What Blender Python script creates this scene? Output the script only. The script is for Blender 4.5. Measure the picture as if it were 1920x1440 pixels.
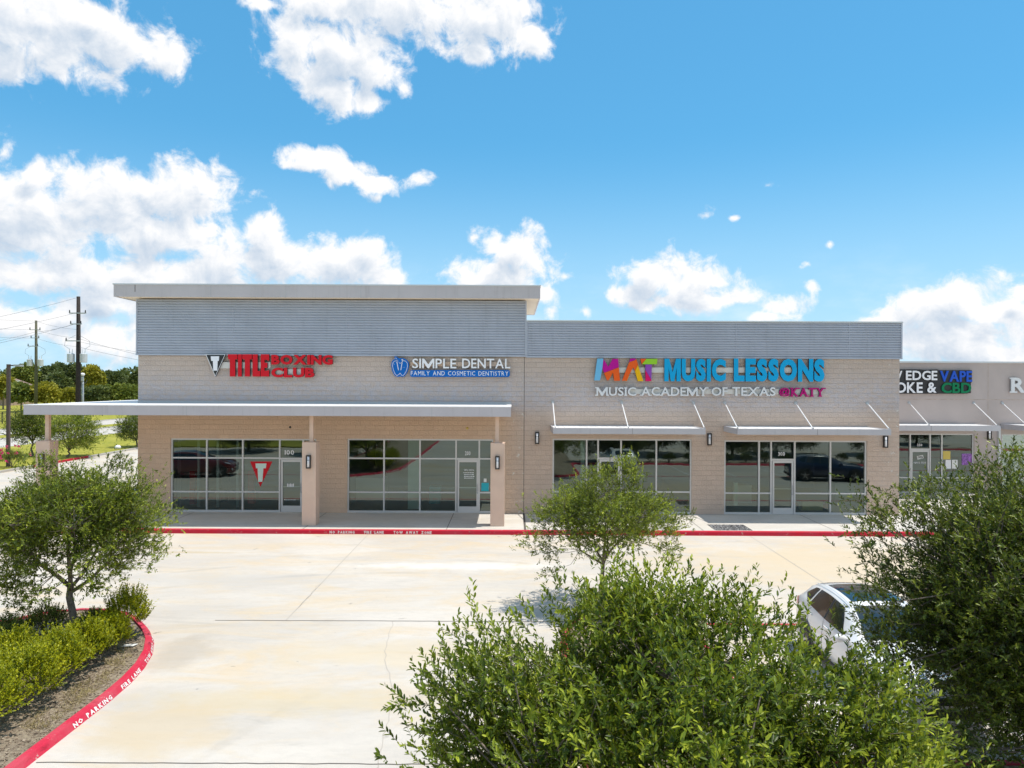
import bpy, bmesh, math, random
import numpy as np
from mathutils import Vector, Matrix

R = math.radians
S = bpy.context.scene
for o in list(bpy.data.objects):
    bpy.data.objects.remove(o)

# ------------------------------------------------------------------ camera
CX, CY, CZ = 0.0, -29.6, 5.54
F = 1333.33                       # focal length in pixels of a 1920 wide frame
ROLL = 0.0044
cam_d = bpy.data.cameras.new("camera")
cam = bpy.data.objects.new("camera", cam_d)
S.collection.objects.link(cam)
cam_d.sensor_width = 36
cam_d.lens = 36 * F / 1920
cam_d.clip_start, cam_d.clip_end = 0.1, 9000
cam.matrix_world = Matrix.Translation((CX, CY, CZ)) @ Matrix.Rotation(R(90), 4, 'X') @ Matrix.Rotation(ROLL, 4, 'Z')
S.camera = cam
S.render.resolution_x, S.render.resolution_y = 1024, 768
S.view_settings.view_transform = 'Standard'
S.view_settings.look = 'None'
S.view_settings.gamma = 1
S.view_settings.use_curve_mapping = False
S.view_settings.exposure = 0.38
S.render.engine = 'CYCLES'
S.cycles.use_denoising = True
S.cycles.max_bounces = 8
S.cycles.transparent_max_bounces = 12


def unroll(x, y):
    xc, yc = x - 960.0, y - 720.0
    return xc + yc * ROLL, yc - xc * ROLL


def at(x, y, Y):                  # pixel of the photograph -> point on the plane Y
    xc, yc = unroll(x, y)
    d = (Y - CY) / F
    return Vector((xc * d, Y, CZ - yc * d))


def onz(x, y, z=0.0):             # pixel -> point at height z
    xc, yc = unroll(x, y)
    d = (CZ - z) / yc
    return Vector((xc * d, CY + F * d, z))


# ------------------------------------------------------------------ node helper
class NT:
    def __init__(self, tree):
        self.t = tree
        tree.nodes.clear()

    def n(self, kind, ins=None, **props):
        nd = self.t.nodes.new(kind)
        for k, v in props.items():
            setattr(nd, k, v)
        for k, v in (ins or {}).items():
            self.set(nd, k, v)
        return nd

    def set(self, nd, k, v):
        s = nd.inputs[k]
        if isinstance(v, bpy.types.NodeSocket):
            self.t.links.new(v, s)
        elif isinstance(v, bpy.types.Node):
            self.t.links.new(v.outputs[0], s)
        else:
            s.default_value = v

    def m(self, op, a, b=None, c=None, clamp=False):
        nd = self.t.nodes.new('ShaderNodeMath')
        nd.operation = op
        nd.use_clamp = clamp
        for i, v in enumerate((a, b, c)):
            if v is not None:
                self.set(nd, i, v)
        return nd.outputs[0]

    def v(self, op, a, b=None, c=None):
        nd = self.t.nodes.new('ShaderNodeVectorMath')
        nd.operation = op
        for i, x in enumerate((a, b, c)):
            if x is not None:
                self.set(nd, i, x)
        return nd.outputs['Value'] if op in ('LENGTH', 'DOT_PRODUCT', 'DISTANCE') else nd.outputs[0]

    def smooth(self, val, lo, hi):
        nd = self.t.nodes.new('ShaderNodeMapRange')
        nd.interpolation_type = 'SMOOTHSTEP'
        self.set(nd, 0, val)
        nd.inputs[1].default_value, nd.inputs[2].default_value = lo, hi
        return nd.outputs[0]

    def mix(self, fac, a, b, mode='MIX'):
        nd = self.t.nodes.new('ShaderNodeMix')
        nd.data_type = 'RGBA'
        nd.blend_type = mode
        self.set(nd, 0, fac)
        self.set(nd, 6, a)
        self.set(nd, 7, b)
        return nd.outputs[2]

    def noise(self, vec, scale, detail=4, rough=0.55, dist=0.0):
        nd = self.n('ShaderNodeTexNoise', {'Scale': scale, 'Detail': detail, 'Roughness': rough, 'Distortion': dist})
        if vec is not None:
            self.set(nd, 'Vector', vec)
        return nd.outputs[0]


# ------------------------------------------------------------------ sky, clouds, sun
SUN_EL, SUN_TILT_X, SUN_BACK = 0.0, 0.31, 0.012
sun_dir = Vector((SUN_TILT_X, SUN_BACK, 1.0)).normalized()
SUN_EL = math.asin(sun_dir.z)
W = bpy.data.worlds.new("World")
S.world = W
W.use_nodes = True
wt = NT(W.node_tree)
sky = wt.n('ShaderNodeTexSky', sky_type='NISHITA', sun_disc=False, sun_elevation=SUN_EL,
           sun_rotation=R(88), altitude=0.0, air_density=1.0, dust_density=0.4, ozone_density=2.0)
tc = wt.n('ShaderNodeTexCoord')
sep = wt.n('ShaderNodeSeparateXYZ', {0: tc.outputs['Generated']})
az = wt.m('ARCTAN2', sep.outputs[0], sep.outputs[1])
el = wt.m('ARCSINE', sep.outputs[2])
P = wt.n('ShaderNodeCombineXYZ', {0: az, 1: el, 2: 0.0}).outputs[0]

BLOBS = [  # cloud lobes as (x, y, half width, half height): directions read off the photograph
    (60, 75, 150, 75), (195, 80, 120, 65), (285, 98, 70, 42), (90, 20, 150, 50), (20, 115, 80, 42), (170, 30, 60, 30),
    (590, 5, 110, 40), (760, 15, 190, 55), (920, 40, 95, 68), (980, 70, 45, 42), (555, 75, 60, 62), (635, 105, 105, 66),
    (705, 130, 58, 46), (615, 165, 55, 48), (690, 190, 34, 26), (752, 165, 22, 18), (895, 100, 40, 26), (490, 8, 40, 16),
    (70, 390, 140, 58), (200, 385, 160, 62), (325, 370, 105, 58), (385, 350, 50, 44), (62, 330, 32, 28), (300, 440, 170, 38),
    (60, 440, 120, 46), (8, 290, 26, 26), (488, 445, 42, 34), (540, 495, 120, 42), (650, 497, 85, 38), (690, 465, 32, 28),
    (722, 520, 40, 25), (430, 485, 60, 36), (340, 525, 150, 36), (590, 300, 58, 23), (650, 325, 55, 22), (702, 345, 48, 18),
    (782, 338, 26, 14), (560, 312, 30, 12), (705, 372, 12, 8), (965, 475, 58, 42), (935, 515, 88, 30), (1000, 550, 38, 20),
    (884, 445, 16, 14), (1062, 518, 20, 9), (1240, 520, 66, 38), (1300, 532, 66, 34), (1368, 556, 34, 20), (1190, 552, 42, 22),
    (1280, 562, 105, 18), (1475, 575, 42, 22), (1440, 592, 38, 12), (1523, 535, 13, 10), (1036, 583, 16, 12), (1095, 583, 13, 11),
    (1800, 558, 84, 38), (1730, 578, 70, 32), (1872, 582, 66, 40), (1678, 592, 52, 20), (1640, 597, 36, 10), (1800, 635, 140, 44),
    (1915, 545, 30, 22), (1440, 346, 20, 8), (1320, 402, 22, 10), (1375, 407, 12, 5), (1555, 455, 8, 6), (1512, 492, 11, 8),
    (130, 520, 130, 34), (40, 525, 60, 26), (210, 560, 70, 24), (60, 610, 110, 28), (200, 640, 70, 36), (150, 585, 60, 22),
    (1880, 660, 120, 20), (2010, 560, 90, 60), (-90, 380, 120, 70), (-120, 560, 140, 60), (2150, 590, 110, 40), (-200, 90, 120, 70),
]


def cloud_field(P):
    acc = None
    for (x, y, rx, ry) in BLOBS:
        xc, yc = x - 960.0, y - 720.0
        a = math.atan2(xc, F)
        h = math.hypot(F, xc)
        e = math.atan2(-yc, h)
        ra = rx * F / (h * h)
        re = ry * h / (h * h + yc * yc)
        wisp = rx < 27
        if wisp:
            ra, re = ra * 1.9, re * 2.3
        elif rx > 40:
            k_ = 1.16 if y > 410 else 1.06
            ra, re = ra * k_, re * (k_ + 0.06)
        q = wt.v('MULTIPLY_ADD', P, (1 / ra, 1 / re, 0), (-a / ra, -e / re, 0))
        d = wt.v('LENGTH', q)
        if wisp:
            d = wt.m('ADD', d, 0.64)
        if acc is None:
            acc = d
        else:
            acc = wt.m('SMOOTH_MIN', acc, d, 0.35)
    return acc


n_big = wt.noise(P, 13.0, 3, 0.5)
n_mid = wt.noise(P, 26.0, 12, 0.64, 0.3)
nz = wt.m('ADD', wt.m('MULTIPLY', n_big, 0.6), wt.m('MULTIPLY', n_mid, 2.5))      # mean about 1.7
D0 = cloud_field(P)
dens = wt.m('ADD', wt.m('SUBTRACT', 1.0, D0), wt.m('SUBTRACT', nz, 1.33))
alpha = wt.smooth(dens, -0.02, 0.66)
P_up = wt.v('ADD', P, (0.010, 0.024, 0))
D1 = cloud_field(P_up)
n_mid2 = wt.noise(wt.v('ADD', P, (0.006, 0.014, 0)), 26.0, 8, 0.6, 0.3)
over = wt.m('ADD', wt.m('SUBTRACT', 1.0, D1), wt.m('SUBTRACT', wt.m('ADD', wt.m('MULTIPLY', n_big, 1.5), wt.m('MULTIPLY', n_mid2, 0.9)), 1.15))
shade = wt.smooth(over, 0.0, 1.05)
relief = wt.m('MULTIPLY', wt.m('SUBTRACT', n_mid2, n_mid), 1.0)
shade = wt.m('ADD', wt.m('MULTIPLY', shade, 0.68), relief, clamp=True)
CLOUD_LIT, CLOUD_DIM = (7.25, 7.2, 7.2, 1), (3.2, 4.1, 5.2, 1)
cloud_col = wt.mix(shade, CLOUD_LIT, CLOUD_DIM)
hsv = wt.n('ShaderNodeHueSaturation', {'Hue': 0.492, 'Saturation': 1.22, 'Value': 1.0, 'Color': sky.outputs[0]})
skyc = wt.mix(1.0, hsv.outputs[0], (0.75, 1.125, 1.155, 1), 'MULTIPLY')
skyc = wt.mix(0.45, skyc, (0.92, 3.40, 6.0, 1))
low = wt.smooth(wt.m('MULTIPLY', el, -1.0), -0.34, 0.0)
skyc = wt.mix(wt.m('MULTIPLY', low, 0.75), skyc, (3.9, 5.7, 7.2, 1))
thin = wt.m('MULTIPLY', wt.smooth(wt.noise(wt.v('MULTIPLY', P, (1, 2.2, 1)), 7.0, 6, 0.6), 0.42, 0.75), wt.smooth(wt.m('MULTIPLY', el, -1.0), -0.20, -0.03))
skyc = wt.mix(wt.m('MULTIPLY', thin, 0.55), skyc, (7.0, 7.4, 7.8, 1))
# unseen broken cumulus, added over the rest of the sky for whiter, brighter fill
gen = tc.outputs['Generated']
wide = wt.m('MAXIMUM', wt.smooth(wt.m('ABSOLUTE', az), 0.70, 0.95), wt.smooth(el, 0.56, 0.72))
gdens = wt.smooth(wt.noise(gen, 2.6, 9, 0.6, 0.2), 0.47, 0.60)
alpha = wt.m('MAXIMUM', alpha, wt.m('MULTIPLY', gdens, wide))
fin = wt.mix(alpha, skyc, cloud_col)
bg = wt.n('ShaderNodeBackground', {'Color': fin, 'Strength': 0.112})
wt.n('ShaderNodeOutputWorld', {'Surface': bg})
W.cycles.sampling_method = 'MANUAL'
W.cycles.sample_map_resolution = 512

sun_l = bpy.data.lights.new("sun", 'SUN')
sun_l.energy = 3.75
sun_l.angle = R(0.53)
sun_l.color = (1.0, 0.93, 0.835)
sun_o = bpy.data.objects.new("sun", sun_l)
S.collection.objects.link(sun_o)
sun_o.rotation_euler = (-sun_dir).to_track_quat('-Z', 'Y').to_euler()
sun_o.location = (20, 0, 60)


# ------------------------------------------------------------------ materials
def material(name, rgb, rough=0.6, metal=0.0, spec=0.5, var=0.0, vscale=3.0, bump=0.0, bscale=40.0, coat=0.0):
    m = bpy.data.materials.new(name)
    m.use_nodes = True
    t = NT(m.node_tree)
    c = (rgb[0], rgb[1], rgb[2], 1)
    p = t.n('ShaderNodeBsdfPrincipled', {'Base Color': c, 'Roughness': rough, 'Metallic': metal, 'Specular IOR Level': spec, 'Coat Weight': coat})
    co = t.n('ShaderNodeTexCoord').outputs['Object']
    if var:
        n1 = t.noise(co, vscale, 6, 0.6)
        k = t.smooth(n1, 0.3, 0.7)
        lo = tuple(x * (1 - var) for x in rgb) + (1,)
        hi = tuple(min(1, x * (1 + var)) for x in rgb) + (1,)
        t.set(p, 'Base Color', t.mix(k, lo, hi))
    if bump:
        b = t.n('ShaderNodeBump', {'Strength': bump, 'Distance': 0.02, 'Height': t.noise(co, bscale, 5, 0.6)})
        t.set(p, 'Normal', b)
    t.n('ShaderNodeOutputMaterial', {'Surface': p})
    m.diffuse_color = c
    return m


def mat_block():
    m = bpy.data.materials.new("split face block")
    m.use_nodes = True
    t = NT(m.node_tree)
    co = t.n('ShaderNodeTexCoord').outputs['Object']
    s = t.n('ShaderNodeSeparateXYZ', {0: co})
    hor = t.m('ADD', s.outputs[0], s.outputs[1])
    uv = t.n('ShaderNodeCombineXYZ', {0: hor, 1: s.outputs[2], 2: 0}).outputs[0]
    br = t.n('ShaderNodeTexBrick', {'Vector': uv, 'Scale': 1.0, 'Mortar Size': 0.006, 'Mortar Smooth': 0.3, 'Bias': 0.0,
                                    'Brick Width': 0.406, 'Row Height': 0.203, 'Color1': (0.2, 0.2, 0.2, 1), 'Color2': (0.8, 0.8, 0.8, 1), 'Mortar': (0.5, 0.5, 0.5, 1)})
    base = t.mix(br.outputs[0], (0.545, 0.44, 0.372, 1), (0.62, 0.505, 0.43, 1))
    fine = t.noise(co, 30, 8, 0.7)
    base = t.mix(t.m('MULTIPLY', t.smooth(fine, 0.35, 0.75), 0.35), base, (0.44, 0.33, 0.245, 1))
    big = t.noise(t.v('MULTIPLY', co, (0.5, 0.5, 1.3)), 1.3, 6, 0.6)
    base = t.mix(t.m('MULTIPLY', t.smooth(big, 0.4, 0.75), 0.25), base, (0.52, 0.45, 0.39, 1))
    base = t.mix(t.m('MULTIPLY', br.outputs['Fac'], 0.12), base, (0.42, 0.35, 0.30, 1))
    # whitish bloom on the courses just above the entrance canopy, which splash back wets
    row = t.m('MULTIPLY', t.smooth(s.outputs[2], 4.0, 4.7), t.smooth(t.m('MULTIPLY', s.outputs[2], -1), -6.3, -5.0))
    eff = t.noise(t.v('MULTIPLY', co, (2.2, 2.2, 5)), 1.6, 7, 0.65)
    base = t.mix(t.m('MULTIPLY', t.m('MULTIPLY', row, t.smooth(eff, 0.30, 0.66)), 0.62), base, (0.50, 0.50, 0.56, 1))
    bounce = t.smooth(t.m('MULTIPLY', s.outputs[2], -1), -4.5, -3.7)  # warm bounced light painted into the lower courses, strongest on the tall wing
    base = t.mix(t.m('MULTIPLY', bounce, t.m('ADD', 0.35, t.m('MULTIPLY', t.smooth(t.m('MULTIPLY', s.outputs[0], -1), -0.6, 0.4), 0.65))), base, t.mix(1.0, base, (1.18, 1.06, 0.92, 1), 'MULTIPLY'))
    # chipped white mortar patches close to the joint and the far corner
    ch = t.noise(co, 5.2, 6, 0.62)
    chips = t.smooth(ch, 0.615, 0.635)
    near1 = t.smooth(t.m('MULTIPLY', t.m('ABSOLUTE', t.m('SUBTRACT', s.outputs[0], 0.2)), -1), -0.60, -0.05)
    near2 = t.smooth(t.m('MULTIPLY', t.m('ABSOLUTE', t.m('SUBTRACT', s.outputs[0], 15.9)), -1), -0.75, -0.05)
    base = t.mix(t.m('MULTIPLY', t.m('MULTIPLY', chips, t.m('MAXIMUM', near1, near2)), 0.85), base, (0.72, 0.68, 0.62, 1))
    rough_n = t.m('ADD', t.m('MULTIPLY', t.noise(co, 16, 6, 0.7), 1.0), t.m('MULTIPLY', br.outputs['Fac'], -0.2))
    b = t.n('ShaderNodeBump', {'Strength': 1.0, 'Distance': 0.045, 'Height': rough_n})
    p = t.n('ShaderNodeBsdfPrincipled', {'Base Color': base, 'Roughness': 0.9, 'Specular IOR Level': 0.2, 'Normal': b})
    t.n('ShaderNodeOutputMaterial', {'Surface': p})
    return m


def mat_concrete(name, a, b2, warm, joints=False, scale=1.0):
    m = bpy.data.materials.new(name)
    m.use_nodes = True
    t = NT(m.node_tree)
    co = t.n('ShaderNodeTexCoord').outputs['Object']
    s = t.n('ShaderNodeSeparateXYZ', {0: co})
    big = t.noise(t.v('MULTIPLY', co, (0.35 * scale, 0.8 * scale, 1)), 0.55, 8, 0.62, 0.6)
    col = t.mix(t.smooth(big, 0.32, 0.68), a, b2)
    mid = t.noise(t.v('MULTIPLY', t.v('ADD', co, (40, 7, 0)), (0.55, 1.5, 1)), 0.6, 9, 0.68, 1.2)
    col = t.mix(t.m('MULTIPLY', t.smooth(mid, 0.42, 0.70), 0.8), col, warm)
    dirt = t.noise(t.v('MULTIPLY', t.v('ADD', co, (3, 90, 0)), (0.3, 1.0, 1)), 1.1, 8, 0.7, 0.8)
    col = t.mix(t.m('MULTIPLY', t.smooth(dirt, 0.52, 0.8), 0.55), col, (0.33, 0.31, 0.28, 1))
    grit = t.noise(co, 90, 3, 0.7)
    col = t.mix(t.m('MULTIPLY', t.smooth(grit, 0.42, 0.7), 0.32), col, (0.25, 0.23, 0.2, 1))
    mott = t.noise(t.v('MULTIPLY', co, (1.0, 2.2, 1)), 3.3, 8, 0.72, 0.5)
    col = t.mix(t.m('MULTIPLY', t.smooth(mott, 0.44, 0.7), 0.28), col, (0.40, 0.375, 0.34, 1))
    spots = t.noise(t.v('ADD', co, (11, 3, 0)), 4.2, 4, 0.5)
    col = t.mix(t.m('MULTIPLY', t.smooth(spots, 0.725, 0.75), 0.45), col, (0.16, 0.15, 0.14, 1))
    if joints:
        for (x0, y0, rx, ry, c, amt) in ((-6.75, -15.0, 0.75, 1.3, (0.36, 0.31, 0.25, 1), 0.42), (-10.5, -6.4, 2.2, 0.16, (0.46, 0.36, 0.20, 1), 0.5),
                                         (-4.0, -17.2, 3.2, 0.6, (0.52, 0.43, 0.27, 1), 0.5), (10.5, -7.5, 6.5, 3.4, (0.55, 0.45, 0.31, 1), 0.7),
                                         (-2.4, -15.0, 3.0, 0.9, (0.54, 0.45, 0.31, 1), 0.55), (-5.6, -18.2, 1.3, 1.3, (0.50, 0.41, 0.28, 1), 0.6), (-1.5, -8.0, 3.5, 0.5, (0.64, 0.62, 0.58, 1), 0.7), (-9.0, -9.5, 4.5, 0.8, (0.44, 0.42, 0.39, 1), 0.5)):
            q = t.v('LENGTH', t.v('MULTIPLY', t.v('SUBTRACT', co, (x0, y0, 0)), (1 / rx, 1 / ry, 0)))
            k = t.m('ADD', q, t.m('MULTIPLY', t.m('SUBTRACT', t.noise(co, 1.7, 6, 0.65), 0.5), 1.6))
            col = t.mix(t.m('MULTIPLY', t.smooth(t.m('MULTIPLY', k, -1), -1.15, -0.35), amt), col, c)
    if joints:
        for (x0, y0, r0) in ((-3.0, -22.0, 13.2), (-3.0, -22.0, 14.8), (9.0, -24.5, 13.0), (9.0, -24.5, 14.6), (-3.4, -60.0, 38.0)):
            d = t.m('ABSOLUTE', t.m('SUBTRACT', t.v('LENGTH', t.v('MULTIPLY', t.v('SUBTRACT', co, (x0, y0, 0)), (1, 1, 0))), r0))
            k = t.m('MULTIPLY', t.smooth(t.m('MULTIPLY', d, -1), -0.16, -0.04), t.smooth(t.noise(t.v('ADD', co, (x0, r0, 0)), 0.35, 5, 0.6), 0.45, 0.7))
            col = t.mix(t.m('MULTIPLY', k, 0.26), col, (0.24, 0.23, 0.22, 1))
        oil = t.noise(t.v('ADD', co, (71, 13, 0)), 1.35, 4, 0.5)
        col = t.mix(t.m('MULTIPLY', t.smooth(oil, 0.70, 0.76), 0.5), col, (0.17, 0.16, 0.15, 1))
    h = t.m('ADD', t.noise(co, 60, 4, 0.7), t.m('MULTIPLY', big, 0.5))
    b = t.n('ShaderNodeBump', {'Strength': 0.25, 'Distance': 0.01, 'Height': h})
    p = t.n('ShaderNodeBsdfPrincipled', {'Base Color': col, 'Roughness': 0.85, 'Specular IOR Level': 0.3, 'Normal': b})
    t.n('ShaderNodeOutputMaterial', {'Surface': p})
    return m


def mat_leaf(name, dark, mid, light, trans=0.3, rough=0.42):
    m = bpy.data.materials.new(name)
    m.use_nodes = True
    t = NT(m.node_tree)
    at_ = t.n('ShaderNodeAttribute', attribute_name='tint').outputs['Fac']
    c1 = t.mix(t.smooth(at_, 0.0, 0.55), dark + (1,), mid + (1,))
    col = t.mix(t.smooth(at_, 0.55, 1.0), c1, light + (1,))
    p = t.n('ShaderNodeBsdfPrincipled', {'Base Color': col, 'Roughness': rough, 'Specular IOR Level': 0.3})
    tr = t.n('ShaderNodeBsdfTranslucent', {'Color': t.mix(0.5, col, (light[0] * 1.3, light[1] * 1.3, light[2], 1))})
    mx = t.n('ShaderNodeMixShader', {0: trans, 1: p, 2: tr})
    t.n('ShaderNodeOutputMaterial', {'Surface': mx})
    return m


def mat_ground(name, cols, scales, bump=0.5, bs=30):
    m = bpy.data.materials.new(name)
    m.use_nodes = True
    t = NT(m.node_tree)
    co = t.n('ShaderNodeTexCoord').outputs['Object']
    col = t.mix(t.smooth(t.noise(co, scales[0], 7, 0.65), 0.35, 0.65), cols[0] + (1,), cols[1] + (1,))
    col = t.mix(t.smooth(t.noise(t.v('ADD', co, (9, 5, 2)), scales[1], 8, 0.7), 0.42, 0.68), col, cols[2] + (1,))
    b = t.n('ShaderNodeBump', {'Strength': bump, 'Distance': 0.04, 'Height': t.noise(co, bs, 6, 0.7)})
    p = t.n('ShaderNodeBsdfPrincipled', {'Base Color': col, 'Roughness': 0.95, 'Specular IOR Level': 0.1, 'Normal': b})
    t.n('ShaderNodeOutputMaterial', {'Surface': p})
    return m


def mat_glass(name, tint, refl):
    m = bpy.data.materials.new(name)
    m.use_nodes = True
    t = NT(m.node_tree)
    co = t.n('ShaderNodeTexCoord').outputs['Object']
    b = t.n('ShaderNodeBump', {'Strength': 0.05, 'Distance': 0.02, 'Height': t.noise(co, 1.1, 2, 0.5)})
    lw = t.n('ShaderNodeFresnel', {'IOR': 1.5})
    k = t.m('ADD', t.m('MULTIPLY', lw, 1.0), refl, clamp=True)
    tr = t.n('ShaderNodeBsdfTransparent', {'Color': tint + (1,)})
    gl = t.n('ShaderNodeBsdfGlossy', {'Color': (0.80, 0.97, 0.92, 1), 'Roughness': 0.01, 'Normal': b})
    mx = t.n('ShaderNodeMixShader', {0: k, 1: tr, 2: gl})
    t.n('ShaderNodeOutputMaterial', {'Surface': mx})
    return m


def mat_streak(name, rgb, rough, metal, amount):
    m = bpy.data.materials.new(name)
    m.use_nodes = True
    t = NT(m.node_tree)
    co = t.n('ShaderNodeTexCoord').outputs['Object']
    st = t.noise(t.v('MULTIPLY', co, (5, 5, 0.35)), 1.4, 7, 0.65)
    blot = t.noise(co, 0.8, 5, 0.6)
    dk = tuple(x * 0.72 for x in rgb) + (1,)
    lt = tuple(min(1, x * 1.1) for x in rgb) + (1,)
    col = t.mix(t.smooth(blot, 0.3, 0.7), rgb + (1,), lt)
    col = t.mix(t.m('MULTIPLY', t.smooth(st, 0.52, 0.74), amount), col, dk)
    b = t.n('ShaderNodeBump', {'Strength': 0.12, 'Distance': 0.02, 'Height': t.noise(co, 1.6, 3, 0.5)})
    p = t.n('ShaderNodeBsdfPrincipled', {'Base Color': col, 'Roughness': rough, 'Metallic': metal, 'Normal': b, 'Specular IOR Level': 0.4})
    t.n('ShaderNodeOutputMaterial', {'Surface': p})
    return m


M = {}
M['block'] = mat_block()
M['lot'] = mat_concrete('lot concrete', (0.49, 0.455, 0.41, 1), (0.585, 0.545, 0.49, 1), (0.575, 0.465, 0.32, 1), True)
M['walk'] = mat_concrete('walk concrete', (0.52, 0.495, 0.455, 1), (0.60, 0.575, 0.535, 1), (0.55, 0.51, 0.44, 1), False, 2.0)
M['road'] = mat_concrete('road concrete', (0.47, 0.44, 0.40, 1), (0.54, 0.51, 0.47, 1), (0.50, 0.45, 0.38, 1), False)
M['siding'] = mat_streak('ribbed metal', (0.41, 0.435, 0.505), 0.42, 0.25, 0.35)
M['fascia'] = mat_streak('grey fascia metal', (0.50, 0.468, 0.485), 0.5, 0.0, 0.4)
M['soffit'] = material('cream stucco', (0.76, 0.64, 0.49), 0.8, 0, 0.2, 0.04, 2.0)
M['cap'] = material('cap metal', (0.62, 0.64, 0.66), 0.35, 0.3)
M['white_metal'] = material('white metal', (0.78, 0.78, 0.78), 0.4, 0, 0.5, 0.04, 2)
M['awn'] = mat_streak('awning metal', (0.48, 0.465, 0.48), 0.45, 0.1, 0.4)
M['pillar'] = material('pillar stucco', (0.68, 0.50, 0.39), 0.85, 0, 0.2, 0.05, 1.4, 0.3, 60)
M['stucco'] = material('tan stucco', (0.475, 0.405, 0.375), 0.85, 0, 0.2, 0.04, 0.9, 0.25, 60)
M['wainscot'] = material('stone base', (0.45, 0.36, 0.30), 0.85, 0, 0.2, 0.18, 5, 0.7, 15)
M['frame'] = material('aluminium frame', (0.60, 0.595, 0.585), 0.4, 0.2)
M['glass'] = mat_glass('shop glass', (0.50, 0.58, 0.54), 0.10)
M['tiltglass'] = mat_glass('pale shop glass', (0.5, 0.6, 0.55), 0.38)
M['dark'] = material('dark metal', (0.035, 0.03, 0.028), 0.45)
M['black'] = material('black return', (0.02, 0.02, 0.022), 0.4)
M['lens'] = material('frosted lens', (0.80, 0.80, 0.82), 0.35)
M['joint'] = material('joint filler', (0.10, 0.09, 0.08), 0.9)
M['crack'] = material('crack line', (0.40, 0.365, 0.32), 0.9)
M['red_paint'] = material('red kerb paint', (0.50, 0.014, 0.032), 0.65, 0, 0.3, 0.2, 1.7, 0.2, 40)
M['red_sunlit'] = material('sunlit red kerb paint', (0.70, 0.06, 0.085), 0.6, 0, 0.4, 0.10, 2.1, 0.2, 40)
def mat_kerb(name, red, faded, amount):
    m = bpy.data.materials.new(name)
    m.use_nodes = True
    t = NT(m.node_tree)
    co = t.n('ShaderNodeTexCoord').outputs['Object']
    col = t.mix(t.smooth(t.noise(co, 1.6, 6, 0.65), 0.35, 0.7), red, faded)
    col = t.mix(t.m('MULTIPLY', t.smooth(t.noise(t.v('MULTIPLY', co, (1, 1, 3)), 3.1, 8, 0.7), 0.56, 0.72), 0.6), col, (red[0] * 0.35, 0.012, 0.02, 1))
    ch = t.smooth(t.noise(co, 7.5, 9, 0.74), 0.60, 0.66)
    col = t.mix(t.m('MULTIPLY', ch, amount), col, (0.50, 0.44, 0.40, 1))
    b = t.n('ShaderNodeBump', {'Strength': 0.5, 'Distance': 0.01, 'Height': t.noise(co, 45, 5, 0.7)})
    p = t.n('ShaderNodeBsdfPrincipled', {'Base Color': col, 'Roughness': 0.75, 'Specular IOR Level': 0.25, 'Normal': b})
    t.n('ShaderNodeOutputMaterial', {'Surface': p})
    return m


M['red_paint'] = mat_kerb('red kerb paint', (0.52, 0.012, 0.035, 1), (0.46, 0.03, 0.055, 1), 0.8)
M['red_sunlit'] = mat_kerb('sunlit red kerb paint', (0.52, 0.020, 0.055, 1), (0.50, 0.065, 0.095, 1), 0.8)  # lighter copy of the kerb red, sunlight put into the colour
M['white_paint'] = material('white paint', (0.74, 0.72, 0.70), 0.7, 0, 0.3, 0.08, 6)
M['white'] = material('sign white', (0.82, 0.82, 0.84), 0.35)
M['raceway'] = material('raceway', (0.66, 0.63, 0.58), 0.5)
M['s_red'] = material('sign red', (0.60, 0.006, 0.016), 0.5, 0, 0.25)
M['s_cyan'] = material('sign cyan', (0.0, 0.36, 0.68), 0.5, 0, 0.25)
M['s_sky'] = material('sign pale blue', (0.16, 0.47, 0.72), 0.5, 0, 0.25)
M['s_magenta'] = material('sign magenta', (0.48, 0.0, 0.27), 0.5, 0, 0.25)
M['s_pink'] = material('sign plum', (0.42, 0.0, 0.15), 0.5, 0, 0.25)
M['s_orange'] = material('sign orange', (0.80, 0.11, 0.01), 0.5, 0, 0.25)
M['s_yellow'] = material('sign yellow', (0.82, 0.45, 0.0), 0.5, 0, 0.25)
M['s_green'] = material('sign lime', (0.30, 0.60, 0.03), 0.5, 0, 0.25)
M['s_purple'] = material('sign purple', (0.27, 0.07, 0.42), 0.5, 0, 0.25)
M['s_crimson'] = material('sign crimson', (0.70, 0.0, 0.13), 0.5, 0, 0.25)
M['s_blue'] = material('sign blue', (0.0, 0.125, 0.46), 0.5, 0, 0.25)
M['s_royal'] = material('vape blue', (0.02, 0.10, 0.55), 0.5, 0, 0.25)
M['s_forest'] = material('cbd green', (0.0, 0.19, 0.075), 0.5, 0, 0.25)
M['slab_white'] = material('slab letter white', (0.70, 0.70, 0.70), 0.4)
M['int_floor'] = material('dark floor', (0.06, 0.058, 0.055), 0.5)
M['int_wall'] = material('interior wall', (0.22, 0.23, 0.23), 0.8)
M['pale_green'] = material('pale column', (0.62, 0.78, 0.70), 0.7)
M['teal'] = material('teal paper', (0.02, 0.42, 0.50), 0.6)
M['paper'] = material('paper', (0.75, 0.75, 0.72), 0.7)
M['yellow_paper'] = material('yellow poster', (0.65, 0.50, 0.12), 0.7)
M['violet'] = material('violet poster', (0.28, 0.12, 0.40), 0.6, 0, .4, .5, 9)
M['roof'] = material('membrane roof', (0.70, 0.70, 0.70), 0.7, 0, 0.3, 0.05, 1)
M['bark'] = material('oak bark', (0.20, 0.165, 0.135), 0.9, 0, 0.2, 0.3, 14, 0.8, 30)
M['twig'] = material('grey twig', (0.26, 0.22, 0.17), 0.85)
M['oak'] = mat_leaf('oak leaf', (0.034, 0.060, 0.007), (0.155, 0.212, 0.020), (0.42, 0.47, 0.045), 0.25, 0.45)
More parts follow.
